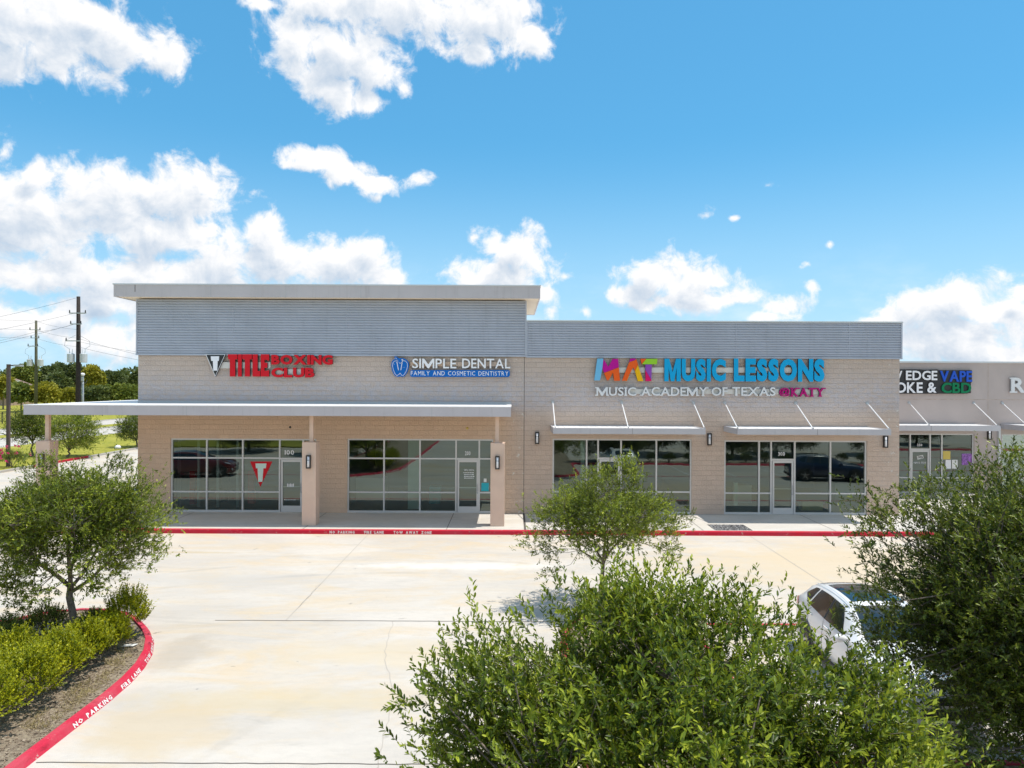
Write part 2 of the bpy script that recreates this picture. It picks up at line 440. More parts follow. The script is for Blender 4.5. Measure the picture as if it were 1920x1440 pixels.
M['oak_near'] = mat_leaf('near oak leaf', (0.026, 0.054, 0.005), (0.140, 0.200, 0.015), (0.41, 0.46, 0.040), 0.25, 0.40)
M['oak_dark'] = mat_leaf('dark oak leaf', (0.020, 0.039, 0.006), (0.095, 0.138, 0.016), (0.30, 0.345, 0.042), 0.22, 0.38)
M['box'] = mat_leaf('shrub leaf', (0.075, 0.12, 0.005), (0.29, 0.32, 0.010), (0.56, 0.55, 0.018), 0.32)
M['bg_dark'] = mat_leaf('far dark leaf', (0.045, 0.068, 0.022), (0.085, 0.115, 0.034), (0.16, 0.19, 0.05), 0.25, 0.6)
M['bg_green'] = mat_leaf('far green leaf', (0.07, 0.11, 0.022), (0.15, 0.19, 0.032), (0.28, 0.30, 0.05), 0.25, 0.6)
M['bg_yellow'] = mat_leaf('far yellow leaf', (0.13, 0.15, 0.02), (0.28, 0.27, 0.028), (0.46, 0.41, 0.045), 0.25, 0.6)
M['petal'] = mat_leaf('pink petal', (0.55, 0.03, 0.15), (0.65, 0.05, 0.22), (0.7, 0.15, 0.25), 0.3)
M['dry'] = mat_leaf('dry grass', (0.30, 0.24, 0.11), (0.42, 0.34, 0.16), (0.50, 0.43, 0.22), 0.2)
M['chip'] = mat_leaf('bark chip', (0.09, 0.065, 0.045), (0.22, 0.165, 0.115), (0.40, 0.33, 0.25), 0.0, 0.9)
M['mulch'] = mat_ground('mulch', ((0.20, 0.155, 0.115), (0.32, 0.26, 0.195), (0.46, 0.39, 0.28)), (2.2, 14), 1.0, 45)
M['grass'] = mat_ground('grass', ((0.28, 0.27, 0.040), (0.36, 0.335, 0.065), (0.18, 0.205, 0.030)), (0.35, 1.6), 0.8, 8)
M['pebble'] = mat_leaf('pebbles', (0.05, 0.05, 0.055), (0.16, 0.155, 0.155), (0.42, 0.41, 0.40), 0.0, 0.7)
M['pole_dark'] = material('creosoted pole', (0.030, 0.024, 0.022), 0.8, 0, 0.3, 0.3, 4)
M['pole_green'] = material('weathered green pole', (0.10, 0.10, 0.065), 0.8, 0, 0.3, 0.2, 4)
M['lamp_brown'] = material('brown lamp post', (0.085, 0.055, 0.045), 0.5)
M['galv'] = material('galvanised', (0.42, 0.44, 0.45), 0.45, 0.4)
M['can'] = material('transformer grey', (0.50, 0.53, 0.55), 0.5)
M['wire'] = material('wire', (0.10, 0.105, 0.115), 0.6)
M['roof_tile'] = material('brown shingle', (0.22, 0.155, 0.13), 0.9, 0, 0.2, 0.2, 3)
M['brick'] = material('house brick', (0.45, 0.33, 0.27), 0.9, 0, 0.2, 0.15, 3)
M['car_white'] = material('white car paint', (0.80, 0.80, 0.79), 0.25, 0, 0.5, coat=0.8)
M['car_blue'] = material('dark blue car paint', (0.015, 0.03, 0.08), 0.25, 0, 0.5, coat=0.8)
M['car_red'] = material('dark red car paint', (0.12, 0.012, 0.016), 0.25, 0, 0.5, coat=0.8)
M['car_glass'] = material('car glass', (0.012, 0.016, 0.018), 0.05, 0, 0.9, coat=0.5)
M['tyre'] = material('tyre', (0.02, 0.02, 0.02), 0.8)
M['rim'] = material('alloy', (0.45, 0.45, 0.46), 0.3, 0.7)
M['tail'] = material('tail lamp', (0.50, 0.01, 0.015), 0.15)
M['lamp_glass'] = material('head lamp', (0.65, 0.72, 0.78), 0.08, 0.3)
M['plastic'] = material('grey plastic', (0.03, 0.03, 0.032), 0.6)


# ------------------------------------------------------------------ object helpers
COL = S.collection


def tag(o, label, cat, group=None):
    o['label'] = label
    o['category'] = cat
    if group:
        o['group'] = group
    return o


def structure(o, kind='structure'):
    o['kind'] = kind
    return o


def thing(name, label, cat, loc=(0, 0, 0), rz=0.0, group=None):
    o = bpy.data.objects.new(name, None)
    COL.objects.link(o)
    o.location = loc
    o.rotation_euler = (0, 0, rz)
    o.empty_display_size = 0.3
    return tag(o, label, cat, group)


def origin(p):
    v = Vector((0, 0, 0))
    while p is not None:
        v += p.location
        p = p.parent
    return v


class MB:
    def __init__(self):
        self.v, self.f, self.mi, self.cur = [], [], [], 0

    def face(self, pts):
        i = len(self.v)
        self.v += [tuple(p) for p in pts]
        self.f.append(tuple(range(i, i + len(pts))))
        self.mi.append(self.cur)

    def box(self, x0, x1, y0, y1, z0, z1):
        i = len(self.v)
        self.v += [(x, y, z) for z in (z0, z1) for (x, y) in ((x0, y0), (x1, y0), (x1, y1), (x0, y1))]
        for q in ((3, 2, 1, 0), (4, 5, 6, 7), (0, 1, 5, 4), (1, 2, 6, 5), (2, 3, 7, 6), (3, 0, 4, 7)):
            self.f.append(tuple(i + k for k in q))
            self.mi.append(self.cur)
        return self

    def tube(self, pts, rad, n=8, caps=True):
        pts = [Vector(p) for p in pts]
        if not hasattr(rad, '__len__'):
            rad = [rad] * len(pts)
        base = len(self.v)
        for k, p in enumerate(pts):
            a = pts[max(0, k - 1)]
            b = pts[min(len(pts) - 1, k + 1)]
            d = (b - a).normalized()
            u = d.orthogonal().normalized() if k == 0 else (u - d * u.dot(d)).normalized()
            w = d.cross(u)
            for j in range(n):
                t = 2 * math.pi * j / n
                self.v.append(tuple(p + (u * math.cos(t) + w * math.sin(t)) * rad[k]))
        for k in range(len(pts) - 1):
            for j in range(n):
                a, b = base + k * n + j, base + k * n + (j + 1) % n
                self.f.append((a, b, b + n, a + n))
                self.mi.append(self.cur)
        if caps:
            self.f.append(tuple(base + j for j in reversed(range(n))))
            e = base + (len(pts) - 1) * n
            self.f.append(tuple(e + j for j in range(n)))
            self.mi += [self.cur] * 2
        return self

    def prism(self, poly, y0, y1, side=None):
        """poly: (x, z) points, extruded from y0 (front) to y1."""
        area = sum(poly[i][0] * poly[(i + 1) % len(poly)][1] - poly[(i + 1) % len(poly)][0] * poly[i][1] for i in range(len(poly)))
        if area < 0:
            poly = poly[::-1]
        i = len(self.v)
        n = len(poly)
        self.v += [(x, y0, z) for x, z in poly] + [(x, y1, z) for x, z in poly]
        self.f.append(tuple(i + k for k in range(n)))
        self.mi.append(self.cur)
        s = self.cur if side is None else side
        self.f.append(tuple(i + n + k for k in reversed(range(n))))
        self.mi.append(s)
        for k in range(n):
            a, b = i + k, i + (k + 1) % n
            self.f.append((a, a + n, b + n, b))
            self.mi.append(s)
        return self

    def flat(self, poly, z):
        """horizontal polygon facing up."""
        area = sum(poly[i][0] * poly[(i + 1) % len(poly)][1] - poly[(i + 1) % len(poly)][0] * poly[i][1] for i in range(len(poly)))
        if area < 0:
            poly = poly[::-1]
        self.face([(x, y, z) for x, y in poly])
        return self

    def ball(self, c, r, n=8):
        rings = n // 2
        i = len(self.v)
        if not hasattr(r, '__len__'):
            r = (r, r, r)
        for a in range(1, rings):
            for b in range(n):
                t, f = math.pi * a / rings, 2 * math.pi * b / n
                self.v.append((c[0] + r[0] * math.sin(t) * math.cos(f), c[1] + r[1] * math.sin(t) * math.sin(f), c[2] + r[2] * math.cos(t)))
        top, bot = len(self.v), len(self.v) + 1
        self.v += [(c[0], c[1], c[2] + r[2]), (c[0], c[1], c[2] - r[2])]
        for a in range(rings - 2):
            for b in range(n):
                q = (i + a * n + b, i + (a + 1) * n + b, i + (a + 1) * n + (b + 1) % n, i + a * n + (b + 1) % n)
                self.f.append(q)
                self.mi.append(self.cur)
        for b in range(n):
            self.f.append((top, i + b, i + (b + 1) % n))
            self.f.append((bot, i + (rings - 2) * n + (b + 1) % n, i + (rings - 2) * n + b))
            self.mi += [self.cur] * 2
        return self

    def add(self, verts, faces):
        i = len(self.v)
        self.v += [tuple(p) for p in verts]
        self.f += [tuple(i + k for k in f) for f in faces]
        self.mi += [self.cur] * len(faces)
        return self

    def build(self, name, mats, parent=None, smooth=False, bevel=0.0):
        off = origin(parent)
        me = bpy.data.meshes.new(name)
        me.from_pydata([(x - off.x, y - off.y, z - off.z) for x, y, z in self.v], [], self.f)
        if not isinstance(mats, (list, tuple)):
            mats = [mats]
        for m in mats:
            me.materials.append(m)
        me.polygons.foreach_set('material_index', self.mi)
        if smooth:
            me.polygons.foreach_set('use_smooth', [True] * len(self.f))
        me.update()
        o = bpy.data.objects.new(name, me)
        COL.objects.link(o)
        o.parent = parent
        if bevel:
            md = o.modifiers.new('bevel', 'BEVEL')
            md.width = bevel
            md.segments = 2
            md.limit_method = 'ANGLE'
        return o


def copy_tree(o, parent=None):
    c = o.copy()
    COL.objects.link(c)
    if parent is not None:
        c.parent = parent
    for ch in list(o.children):
        copy_tree(ch, c)
    return c


# ------------------------------------------------------------------ lettering
_glyphs = {}


def glyph(ch, bold=0.0, res=3):
    """unit glyph: verts (x, z in 0..1 of its own box), faces, aspect; extruded y 0..1"""
    key = (ch, bold, res)
    if key in _glyphs:
        return _glyphs[key]
    if ch == 'M' and bold >= 0.01:
        w = 0.86
        st = 0.085 + bold * 2.3
        a = st * 1.15
        po = [(0, 0), (0, 0.72), (a, 0.72), (w / 2, 0.72 * 0.40), (w - a, 0.72), (w, 0.72), (w, 0), (w - st, 0), (w - st, 0.72 * 0.60), (w / 2 + st * 0.42, 0), (w / 2 - st * 0.42, 0), (st, 0.72 * 0.60), (st, 0)][::-1]
        n_ = len(po)
        v = np.array([(x, 0.0, z) for x, z in po] + [(x, 1.0, z) for x, z in po])
        f = [tuple(range(n_)), tuple(reversed(range(n_, 2 * n_)))] + [(k, k + n_, (k + 1) % n_ + n_, (k + 1) % n_) for k in range(n_)]
        _glyphs[key] = (v, f, [1.0] + [0.0] * (n_ + 1), w, 0.72, 0.0)
        return _glyphs[key]
    cu = bpy.data.curves.new('glyph', 'FONT')
    cu.body = ch
    cu.size = 1.0
    cu.offset = bold
    cu.extrude = 0.5
    cu.resolution_u = res
    ob = bpy.data.objects.new('glyph', cu)
    COL.objects.link(ob)
    dg = bpy.context.evaluated_depsgraph_get()
    me = bpy.data.meshes.new_from_object(ob.evaluated_get(dg))
    v = np.array([p.co[:] for p in me.vertices])
    f = [tuple(p.vertices) for p in me.polygons]
    nz_ = [p.normal.z for p in me.polygons]
    lo, hi = v.min(0), v.max(0)
    out = np.empty_like(v)
    out[:, 0] = (v[:, 0] - lo[0])
    out[:, 2] = (v[:, 1] - lo[1])
    out[:, 1] = 0.5 - v[:, 2]            # front face (z=+.5) -> y 0
    _glyphs[key] = (out, f, nz_, hi[0] - lo[0], hi[1] - lo[1], lo[1])
    bpy.data.objects.remove(ob)
    bpy.data.curves.remove(cu)
    bpy.data.meshes.remove(me)
    return _glyphs[key]


def letters(word, x0, x1, z0, z1, y, depth, bold=0.02, gap=0.10, space=0.35, res=3):
    """lay WORD out to fill x0..x1, z0..z1 on the plane y; yields (char, verts, faces, normals)"""
    gl = [(c, glyph(c, bold, res) if c != ' ' else None) for c in word]
    tot = sum((g[3] if g else space) for c, g in gl) + gap * (len(gl) - 1)
    k = (x1 - x0) / tot
    hcap = glyph('H', bold, res)[4]
    x = x0
    for c, g in gl:
        if g is None:
            x += (space + gap) * k
            continue
        v, f, nn, w, h, lo = g
        p = v.copy()
        p[:, 0] = x + p[:, 0] * k
        kz = (z1 - z0) / (h if c not in '&@.,' else max(h, hcap))
        p[:, 2] = z0 + p[:, 2] * kz
        p[:, 1] = y + p[:, 1] * depth
        yield c, p, f, nn
        x += (w + gap) * k


def word_parts(root, name, word, x0, x1, z0, z1, y, depth, face, side, bold=0.02, gap=0.10, space=0.35, serif=0.0):
    for c, p, f, nn in letters(word, x0, x1, z0, z1, y, depth, bold, gap, space):
        mb = MB()
        for ff, n_ in zip(f, nn):
            mb.cur = 0 if n_ > 0.5 else 1
            mb.f.append(ff)
            mb.mi.append(mb.cur)
        mb.v = [tuple(q) for q in p]
        if serif:
            a, b = p[:, 0].min(), p[:, 0].max()
            h = (z1 - z0)
            t = 0.14 * h
            cuts = {'M': [(0, 0), (1, 0), (0, 1), (1, 1)], 'A': [(0.02, 0), (0.98, 0)], 'D': [], 'E': [], 'Y': [(0.5, 0), (0.03, 1), (0.97, 1)],
                    'F': [(0.1, 0)], 'T': [(0.5, 0)], 'X': [(0.04, 0), (0.96, 0), (0.04, 1), (0.96, 1)], 'U': [(0.08, 1), (0.92, 1)], 'I': [(0.5, 0), (0.5, 1)],
                    'K': [(0.1, 0), (0.95, 0), (0.1, 1), (0.92, 1)]}.get(c, [])
            mb.cur = 0
            for (u, w) in cuts:
                cx_ = a + (b - a) * u
                s = serif * h
                zz = z0 if w == 0 else z1 - t
                mb.cur = 1
                mb.box(cx_ - s, cx_ + s, y + 0.006, y + depth - 0.004, zz, zz + t)
                mb.cur = 0
                mb.face([(cx_ - s, y + 0.003, zz), (cx_ + s, y + 0.003, zz), (cx_ + s, y + 0.003, zz + t), (cx_ - s, y + 0.003, zz + t)])
        mb.build(name, [face, side], root)


def text_mesh(word, x0, x1, z0, z1, y, depth, bold=0.0, gap=0.10, space=0.35, res=2):
    mb = MB()
    for c, p, f, nn in letters(word, x0, x1, z0, z1, y, depth, bold, gap, space, res):
        mb.add(p, f)
    return mb


# ================================================================== GROUND
g = MB().flat([(-2500, -1500), (2500, -1500), (2500, 2500), (-2500, 2500)], -0.06).build('ground', M['grass'])
structure(g)
lot = MB().flat([(-31.0, -60), (75, -60), (75, 90), (-31.0, 90)], 0.0).build('parking_lot', M['lot'])
structure(lot)
MB().flat([(-49, -300), (-42.2, -300), (-42.2, 420), (-49, 420)], 0.0).flat([(-58.6, -300), (-52, -300), (-52, 420), (-58.6, 420)], 0.0)
rd = MB().flat([(-49, -300), (-42.2, -300), (-42.2, 420), (-49, 420)], 0.0).build('road', M['road'])
structure(rd)
rd = MB().flat([(-58.6, -300), (-52, -300), (-52, 420), (-58.6, 420)], 0.0).build('road', M['road'])
structure(rd)
for nm, a, b in (('lawn', -42.2, -31.15), ('median', -52, -49)):
    mb = MB()
    mb.box(a + 0.15, b - (0.15 if nm == 'median' else 0), -300, 420, -0.05, 0.11)
    o = mb.build(nm, M['grass'])
    structure(o)
mb = MB()
for x in (-42.2, -49.15 + 0.15, -52, -58.75):
    mb.box(x - 0.0, x + 0.15, -300, 420, -0.05, 0.13)
o = mb.build('kerb', M['road'])
structure(o)
fld = MB().flat([(-400, -300), (-58.75, -300), (-58.75, 420), (-400, 420)], 0.11).build('field', M['grass'])
structure(fld)

structure(MB().box(-30.9, -12.5, -58, -31, -0.05, 0.1).build('lawn', M['grass']))
# driveway kerb along the lawn, painted red near the hydrant end
mb = MB().box(-31.15, -31.0, -60, 16.5, -0.05, 0.14).box(-31.15, -31.0, 22.5, 90, -0.05, 0.14)
structure(mb.build('kerb', M['road']))
structure(MB().box(-31.15, -31.0, 16.5, 22.5, -0.05, 0.14).build('red_kerb', M['red_paint']))

# joints and cracks of the lot, thin sheets 4 mm above the slab
mb = MB()
for y, x0, x1, w in ((-13.02, -6.9, 1.6, 0.030), (-19.25, -6.9, 1.0, 0.022), (-13.02, -31, -11.8, .022), (-13.02, 4.4, 40, 0.018)):
    xs = np.linspace(x0, x1, 40)
    rr = np.random.RandomState(int(abs(y * 10)))
    ys = y + rr.randn(40) * 0.006
    for i in range(39):
        mb.face([(xs[i], ys[i] - w / 2, 0.004), (xs[i + 1], ys[i + 1] - w / 2, 0.004), (xs[i + 1], ys[i + 1] + w / 2, 0.004), (xs[i], ys[i] + w / 2, 0.004)])
o = mb.build('joint_line', M['joint'])
structure(o)
mb = MB()
for x, y0, y1 in ((-5.25, -13.0, -3.6), (8.75, -13, -3.6), (-16.5, -13, -3.6), (22, -13, -3.6)):
    mb.face([(x - 0.012, y0, 0.004), (x + 0.012, y0, 0.004), (x + 0.012, y1, 0.004), (x - 0.012, y1, 0.004)])
rr = np.random.RandomState(5)
for (pts, w) in (([onz(735, 1165), onz(722, 1230), onz(737, 1300), onz(725, 1360), onz(708, 1430), onz(700, 1500)], 0.013),
                 ([onz(1088, 1152), onz(1072, 1115), onz(1040, 1082)], 0.018), ([onz(600, 1095), onz(560, 1140)], 0.008)):
    fine = []
    for a, b in zip(pts[:-1], pts[1:]):
        for k in range(8):
            fine.append(a.lerp(b, k / 8) + Vector((rr.randn() * 0.018, rr.randn() * 0.02, 0)))
    fine.append(pts[-1])
    for a, b in zip(fine[:-1], fine[1:]):
        d = (b - a).normalized()
        nrm = Vector((-d.y, d.x, 0)) * w / 2
        mb.face([(a - nrm)[:2] + (0.004,), (b - nrm)[:2] + (0.004,), (b + nrm)[:2] + (0.004,), (a + nrm)[:2] + (0.004,)])
o = mb.build('crack_line', M['crack'])
structure(o)
# red fire-lane stripes and white bay lines
mb = MB().flat([(-31, -13.20), (-11.6, -13.20), (-11.6, -13.08), (-31, -13.08)], 0.004).flat([(4.5, -13.20), (40, -13.20), (40, -13.08), (4.5, -13.08)], 0.004)
structure(mb.build('painted_line', M['red_sunlit']))
mb = MB()
for x in [5.35 + 2.75 * k for k in range(12)] + [-12.4 - 2.75 * k for k in range(6)]:
    mb.flat([(x - 0.05, -18.6), (x + 0.05, -18.6), (x + 0.05, -13.3), (x - 0.05, -13.3)], 0.008)
for k in range(9):
    y = -13.7 - 0.55 * k
    mb.flat([(16.4, y), (19.0, y - 0.5), (19.0, y - 0.62), (16.4, y - 0.12)], 0.008)
structure(mb.build('painted_line', M['white_paint']))

# ------------------------------------------------------------------ sidewalk and its red kerb
KY = -3.5
mb = MB()
SW = 0.15
px0, px1, py0, py1 = 7.55, 8.95, -3.25, -2.15      # pebble bed
for (x0, x1, y0, y1) in ((-19.2, px0, KY + 0.16, 0.35), (px0, px1, KY + 0.16, py0), (px0, px1, py1, 0.35), (px1, 75, KY + 0.16, 0.35), (16.1, 75, 0.35, 6.5), (-19.2, -15.3, 0.35, 26)):
    mb.flat([(x0, y0), (x1, y0), (x1, y1), (x0, y1)], SW)
structure(mb.build('sidewalk', M['walk']))
mb = MB()
for x in (-13.2, -7.7, -2.4, 0.51, 5.0, 7.1, 12.0, 16.1, 21):
    mb.face([(x - 0.012, KY + 0.17, SW + 0.004), (x + 0.012, KY + 0.17, SW + 0.004), (x + 0.012, -0.01, SW + 0.004), (x - 0.012, -0.01, SW + 0.004)])
mb.face([(0.47, KY + .17, SW + 0.006), (0.55, KY + .17, SW + 0.006), (0.55, -0.01, SW + 0.006), (0.47, -0.01, SW + 0.006)])
structure(mb.build('joint_line', M['joint']))


def kerb_strip(path, width, h, m, name, closed=False, slope=0.012):
    """kerb with a rolled front edge; path = list of (x, y) of the outer base line, kerb body lies to the left of the walking direction"""
    prof = [(0.0, 0.0), (slope, h * 0.84), (slope + 0.018, h), (width, h), (width, -0.03)]
    n = len(path)
    mb = MB()
    rows = []
    for i in range(n):
        a = Vector(path[i - 1] if (i > 0 or closed) else path[i])
        b = Vector(path[(i + 1) % n] if (i < n - 1 or closed) else path[i])
        d = (b - a).normalized()
        nrm = Vector((-d.y, d.x))
        rows.append([(path[i][0] + nrm.x * u, path[i][1] + nrm.y * u, z) for u, z in prof])
    k = len(prof)
    for r in rows:
        mb.v += r
    for i in range(n - 1 if not closed else n):
        j = (i + 1) % n
        for q in range(k - 1):
            mb.f.append((i * k + q, j * k + q, j * k + q + 1, i * k + q + 1))
            mb.mi.append(0)
    if not closed:
        mb.f.append(tuple(range(k)))
        mb.f.append(tuple((n - 1) * k + q for q in reversed(range(k))))
        mb.mi += [0, 0]
    o = mb.build(name, m, smooth=False)
    return structure(o)


path = [(-19.3, 26), (-19.3, -2.5)] + [(-18.3 - math.cos(t), -2.5 - math.sin(t)) for t in np.linspace(0.2, 1.57, 7)] + [(x, KY) for x in np.linspace(-18, 75, 40)]
main_kerb = kerb_strip(path, 0.17, 0.154, M['red_paint'], 'red_kerb')


def kerb_text(parent, words, place, h, w_per, mat_):
    """white stencilled words laid on a kerb face. place(s, u) -> (point, along, up, normal)"""
    mb = MB()
    s = 0.0
    for wd in words.split('  '):
        for c in wd:
            if c == ' ':
                s += 0.09
                continue
            v, f, nn, w, hh, lo = glyph(c, 0.035, 1)
            kx = w_per / 0.62
            for ff, n_ in zip(f, nn):
                if n_ > 0.5:
                    pts = []
                    for i in ff:
                        p, al, up, nm = place(s + v[i, 0] * kx, v[i, 2] / hh * h)
                        pts.append(p + nm * 0.005)
                    mb.face(pts)
            s += w * kx + 0.022
        s += 0.34
    return mb.build('lettering', mat_, parent)


a0 = at(618, 1000, KY)


def place_main(s, u):
    return Vector((a0.x + s, KY + 0.012 * (0.02 + u) / 0.129, 0.02 + u)), None, None, Vector((0, -1, 0))


kerb_text(main_kerb, 'NO PARKING  FIRE LANE  TOW AWAY ZONE', place_main, 0.105, 0.070, M['white_paint'])

# pebble bed let into the sidewalk
mb = MB().flat([(px0, py0), (px1, py0), (px1, py1), (px0, py1)], SW - 0.05)
for (a, b, c, d) in ((px0, px1, py0, py0), (px0, px1, py1, py1), (px0, px0, py0, py1), (px1, px1, py0, py1)):
    mb.face([(a, c, SW), (b, d, SW), (b, d, SW - 0.05), (a, c, SW - 0.05)])
structure(mb.build('pebble_bed', M['joint']))


def attr_tint(me, vals):
    a = me.attributes.new('tint', 'FLOAT', 'FACE')
    a.data.foreach_set('value', np.asarray(vals, dtype=np.float32))


def scatter_lumps(name, mat_, pts, sizes, seed, flat=0.5):
    """many small irregular octahedra = pebbles or bark chips; one stuff object"""
    rr = np.random.RandomState(seed)
    n = len(pts)
    base = np.array([(1, 0, 0), (0, 1, 0), (-1, 0, 0), (0, -1, 0), (0, 0, 1), (0, 0, -1)], float)
    fc = np.array([(0, 1, 4), (1, 2, 4), (2, 3, 4), (3, 0, 4), (1, 0, 5), (2, 1, 5), (3, 2, 5), (0, 3, 5)])
    v = base[None] * (0.6 + 0.8 * rr.rand(n, 6, 1)) * sizes[:, None, :]
    th = rr.rand(n) * 6.28
    c, s = np.cos(th)[:, None], np.sin(th)[:, None]
    x, y = v[..., 0] * c - v[..., 1] * s, v[..., 0] * s + v[..., 1] * c
    tl = (rr.rand(n) - .5)[:, None] * 0.8
    z = v[..., 2] + x * tl
    w = np.stack([x, y, z], -1) + pts[:, None, :]
    faces = (fc[None] + 6 * np.arange(n)[:, None, None]).reshape(-1, 3)
    me = bpy.data.meshes.new(name)
    me.from_pydata(w.reshape(-1, 3).tolist(), [], faces.tolist())
    me.materials.append(mat_)
    attr_tint(me, np.repeat(rr.rand(n), 8))
    o = bpy.data.objects.new(name, me)
    COL.objects.link(o)
    return structure(o, 'stuff')


rr = np.random.RandomState(3)
n = 900
scatter_lumps('pebbles', M['pebble'], np.stack([px0 + .03 + rr.rand(n) * (px1 - px0 - .06), py0 + .03 + rr.rand(n) * (py1 - py0 - .06), SW - 0.03 + rr.rand(n) * 0.03], 1),
              np.stack([0.03 + 0.02 * rr.rand(n), 0.022 + 0.02 * rr.rand(n), 0.02 + 0.01 * rr.rand(n)], 1), 4)

# ------------------------------------------------------------------ planted islands
left_px = [(72, 1422), (150, 1362), (207, 1320), (250, 1287)]
edge = [(-6.95, -60.0), (-6.95, -30.0), (-6.95, -19.0), (-6.95, -17.2), (-6.99, -16.5), (-7.10, -15.8), (-7.30, -15.1), (-7.62, -14.4), (-8.05, -13.75), (-8.55, -13.15), (-9.0, -12.75), (-9.6, -12.5), (-10.3, -12.45),
        (-11.0, -12.7), (-11.5, -13.3), (-11.7, -14.2), (-11.75, -16), (-11.75, -60)]
isl = kerb_strip(edge, 0.17, 0.115, M['red_sunlit'], 'red_kerb', slope=0.055)
structure(MB().flat([(x + (0.14 if x < -9.3 else -0.14), y - (0.14 if y > -14 else 0)) for x, y in edge], 0.085).build('mulch_bed', M['mulch']))
# arc-length walk along the curved edge for the painted words
dens_edge = []
for (a, b) in zip(edge[:-1], edge[1:]):
    for k in range(12):
        dens_edge.append(Vector(a).lerp(Vector(b), k / 12))
acc = [0.0]
for a, b in zip(dens_edge[:-1], dens_edge[1:]):
    acc.append(acc[-1] + (b - a).length)
start_pt = onz(150, 1364)
s_start = min(range(len(dens_edge)), key=lambda i: (dens_edge[i] - start_pt.xy).length)
xs_, ys_ = np.array([p.x for p in dens_edge]), np.array([p.y for p in dens_edge])


def place_isl(s, u):
    q = acc[s_start] + s
    x, y = np.interp(q, acc, xs_), np.interp(q, acc, ys_)
    x2, y2 = np.interp(q + 0.05, acc, xs_), np.interp(q + 0.05, acc, ys_)
    d = Vector((x2 - x, y2 - y)).normalized()
    L = math.hypot(0.055, 0.0966)
    t = (0.012 + u) / L
    off, z = 0.055 * t, 0.0966 * t
    nm = Vector((d.y * 0.0966, -d.x * 0.0966, 0.055)).normalized()
    return Vector((x - d.y * off, y + d.x * off, z)), None, None, nm


kerb_text(isl, 'NO PARKING  FIRE LANE  TOW AWAY ZONE', place_isl, 0.080, 0.088, M['white_paint'])

edge2 = [(1.05, -60.0), (1.05, -24), (1.05, -17), (1.05, -14.4), (1.12, -13.9), (1.32, -13.3), (1.65, -12.85), (2.1, -12.55), (2.6, -12.45), (3.15, -12.55), (3.65, -12.85), (4.0, -13.3), (4.15, -13.9), (4.2, -14.5),
         (4.2, -18.9), (4.35, -19.15), (4.6, -19.2), (60, -19.2)][::-1]
kerb_strip(edge2, 0.17, 0.115, M['red_sunlit'], 'red_kerb', slope=0.055)
structure(MB().flat([(1.18, -60), (1.18, -14.4), (1.3, -13.7), (1.75, -12.95), (2.6, -12.6), (3.5, -12.95), (3.95, -13.6), (4.06, -14.4), (4.06, -18.95), (4.4, -19.34), (60, -19.34), (60, -21.0), (4.6, -21.0), (4.2, -21.4), (4.2, -60)], 0.085).build('mulch_bed', M['mulch']))

rr = np.random.RandomState(8)
n = 5200
xx = -11.6 + rr.rand(n * 2) * 4.6
yy = -20.5 + rr.rand(n * 2) * 7.9
lim = np.interp(yy, [-17.2, -15.8, -14.4, -13.15, -12.5], [-7.15, -7.3, -7.82, -8.8, -9.8])
k = xx < lim
xx, yy = xx[k], yy[k]
n = len(xx)
scatter_lumps('bark_chips', M['chip'], np.stack([xx, yy, 0.088 + rr.rand(n) * 0.01], 1),
              np.stack([0.014 + 0.03 * rr.rand(n) ** 2, 0.008 + 0.010 * rr.rand(n), 0.006 + 0.006 * rr.rand(n)], 1), 9)


# ================================================================== FOLIAGE
def leaf_mesh(name, mat_, pos, dirs, nor, length, width, tint, parent):
    """one mesh of folded six-point leaves"""
    n = len(pos)
    dirs = dirs / np.linalg.norm(dirs, axis=1, keepdims=True)
    side = np.cross(dirs, nor)
    side /= np.linalg.norm(side, axis=1, keepdims=True) + 1e-9
    nrm = np.cross(side, dirs)
    L = length[:, None]
    Wd = width[:, None]
    v = np.empty((n, 6, 3))
    v[:, 0] = pos
    v[:, 1] = pos + dirs * L * 0.30 + side * Wd * 0.5 + nrm * Wd * 0.18
    v[:, 2] = pos + dirs * L * 0.72 + side * Wd * 0.42 + nrm * Wd * 0.14
    v[:, 3] = pos + dirs * L - nrm * L * 0.06
    v[:, 4] = pos + dirs * L * 0.72 - side * Wd * 0.42 + nrm * Wd * 0.14
    v[:, 5] = pos + dirs * L * 0.30 - side * Wd * 0.5 + nrm * Wd * 0.18
    idx = 6 * np.arange(n)[:, None]
    f = np.concatenate([idx + np.array([[0, 1, 2, 3]]), idx + np.array([[0, 3, 4, 5]])], 1).reshape(-1, 4)
    me = bpy.data.meshes.new(name)
    off = origin(parent)
    v -= np.array(off)
    me.vertices.add(n * 6)
    me.vertices.foreach_set('co', v.reshape(-1))
    me.loops.add(n * 8)
    me.loops.foreach_set('vertex_index', f.reshape(-1).astype(np.int32))
    me.polygons.add(n * 2)
    me.polygons.foreach_set('loop_start', np.arange(0, n * 8, 4, dtype=np.int32))
    me.update(calc_edges=True)
    me.materials.append(mat_)
    attr_tint(me, np.repeat(np.clip(tint, 0, 1), 2))
    o = bpy.data.objects.new(name, me)
    COL.objects.link(o)
    o.parent = parent
    return o


def unit(v):
    return v / (np.linalg.norm(v, axis=1, keepdims=True) + 1e-9)


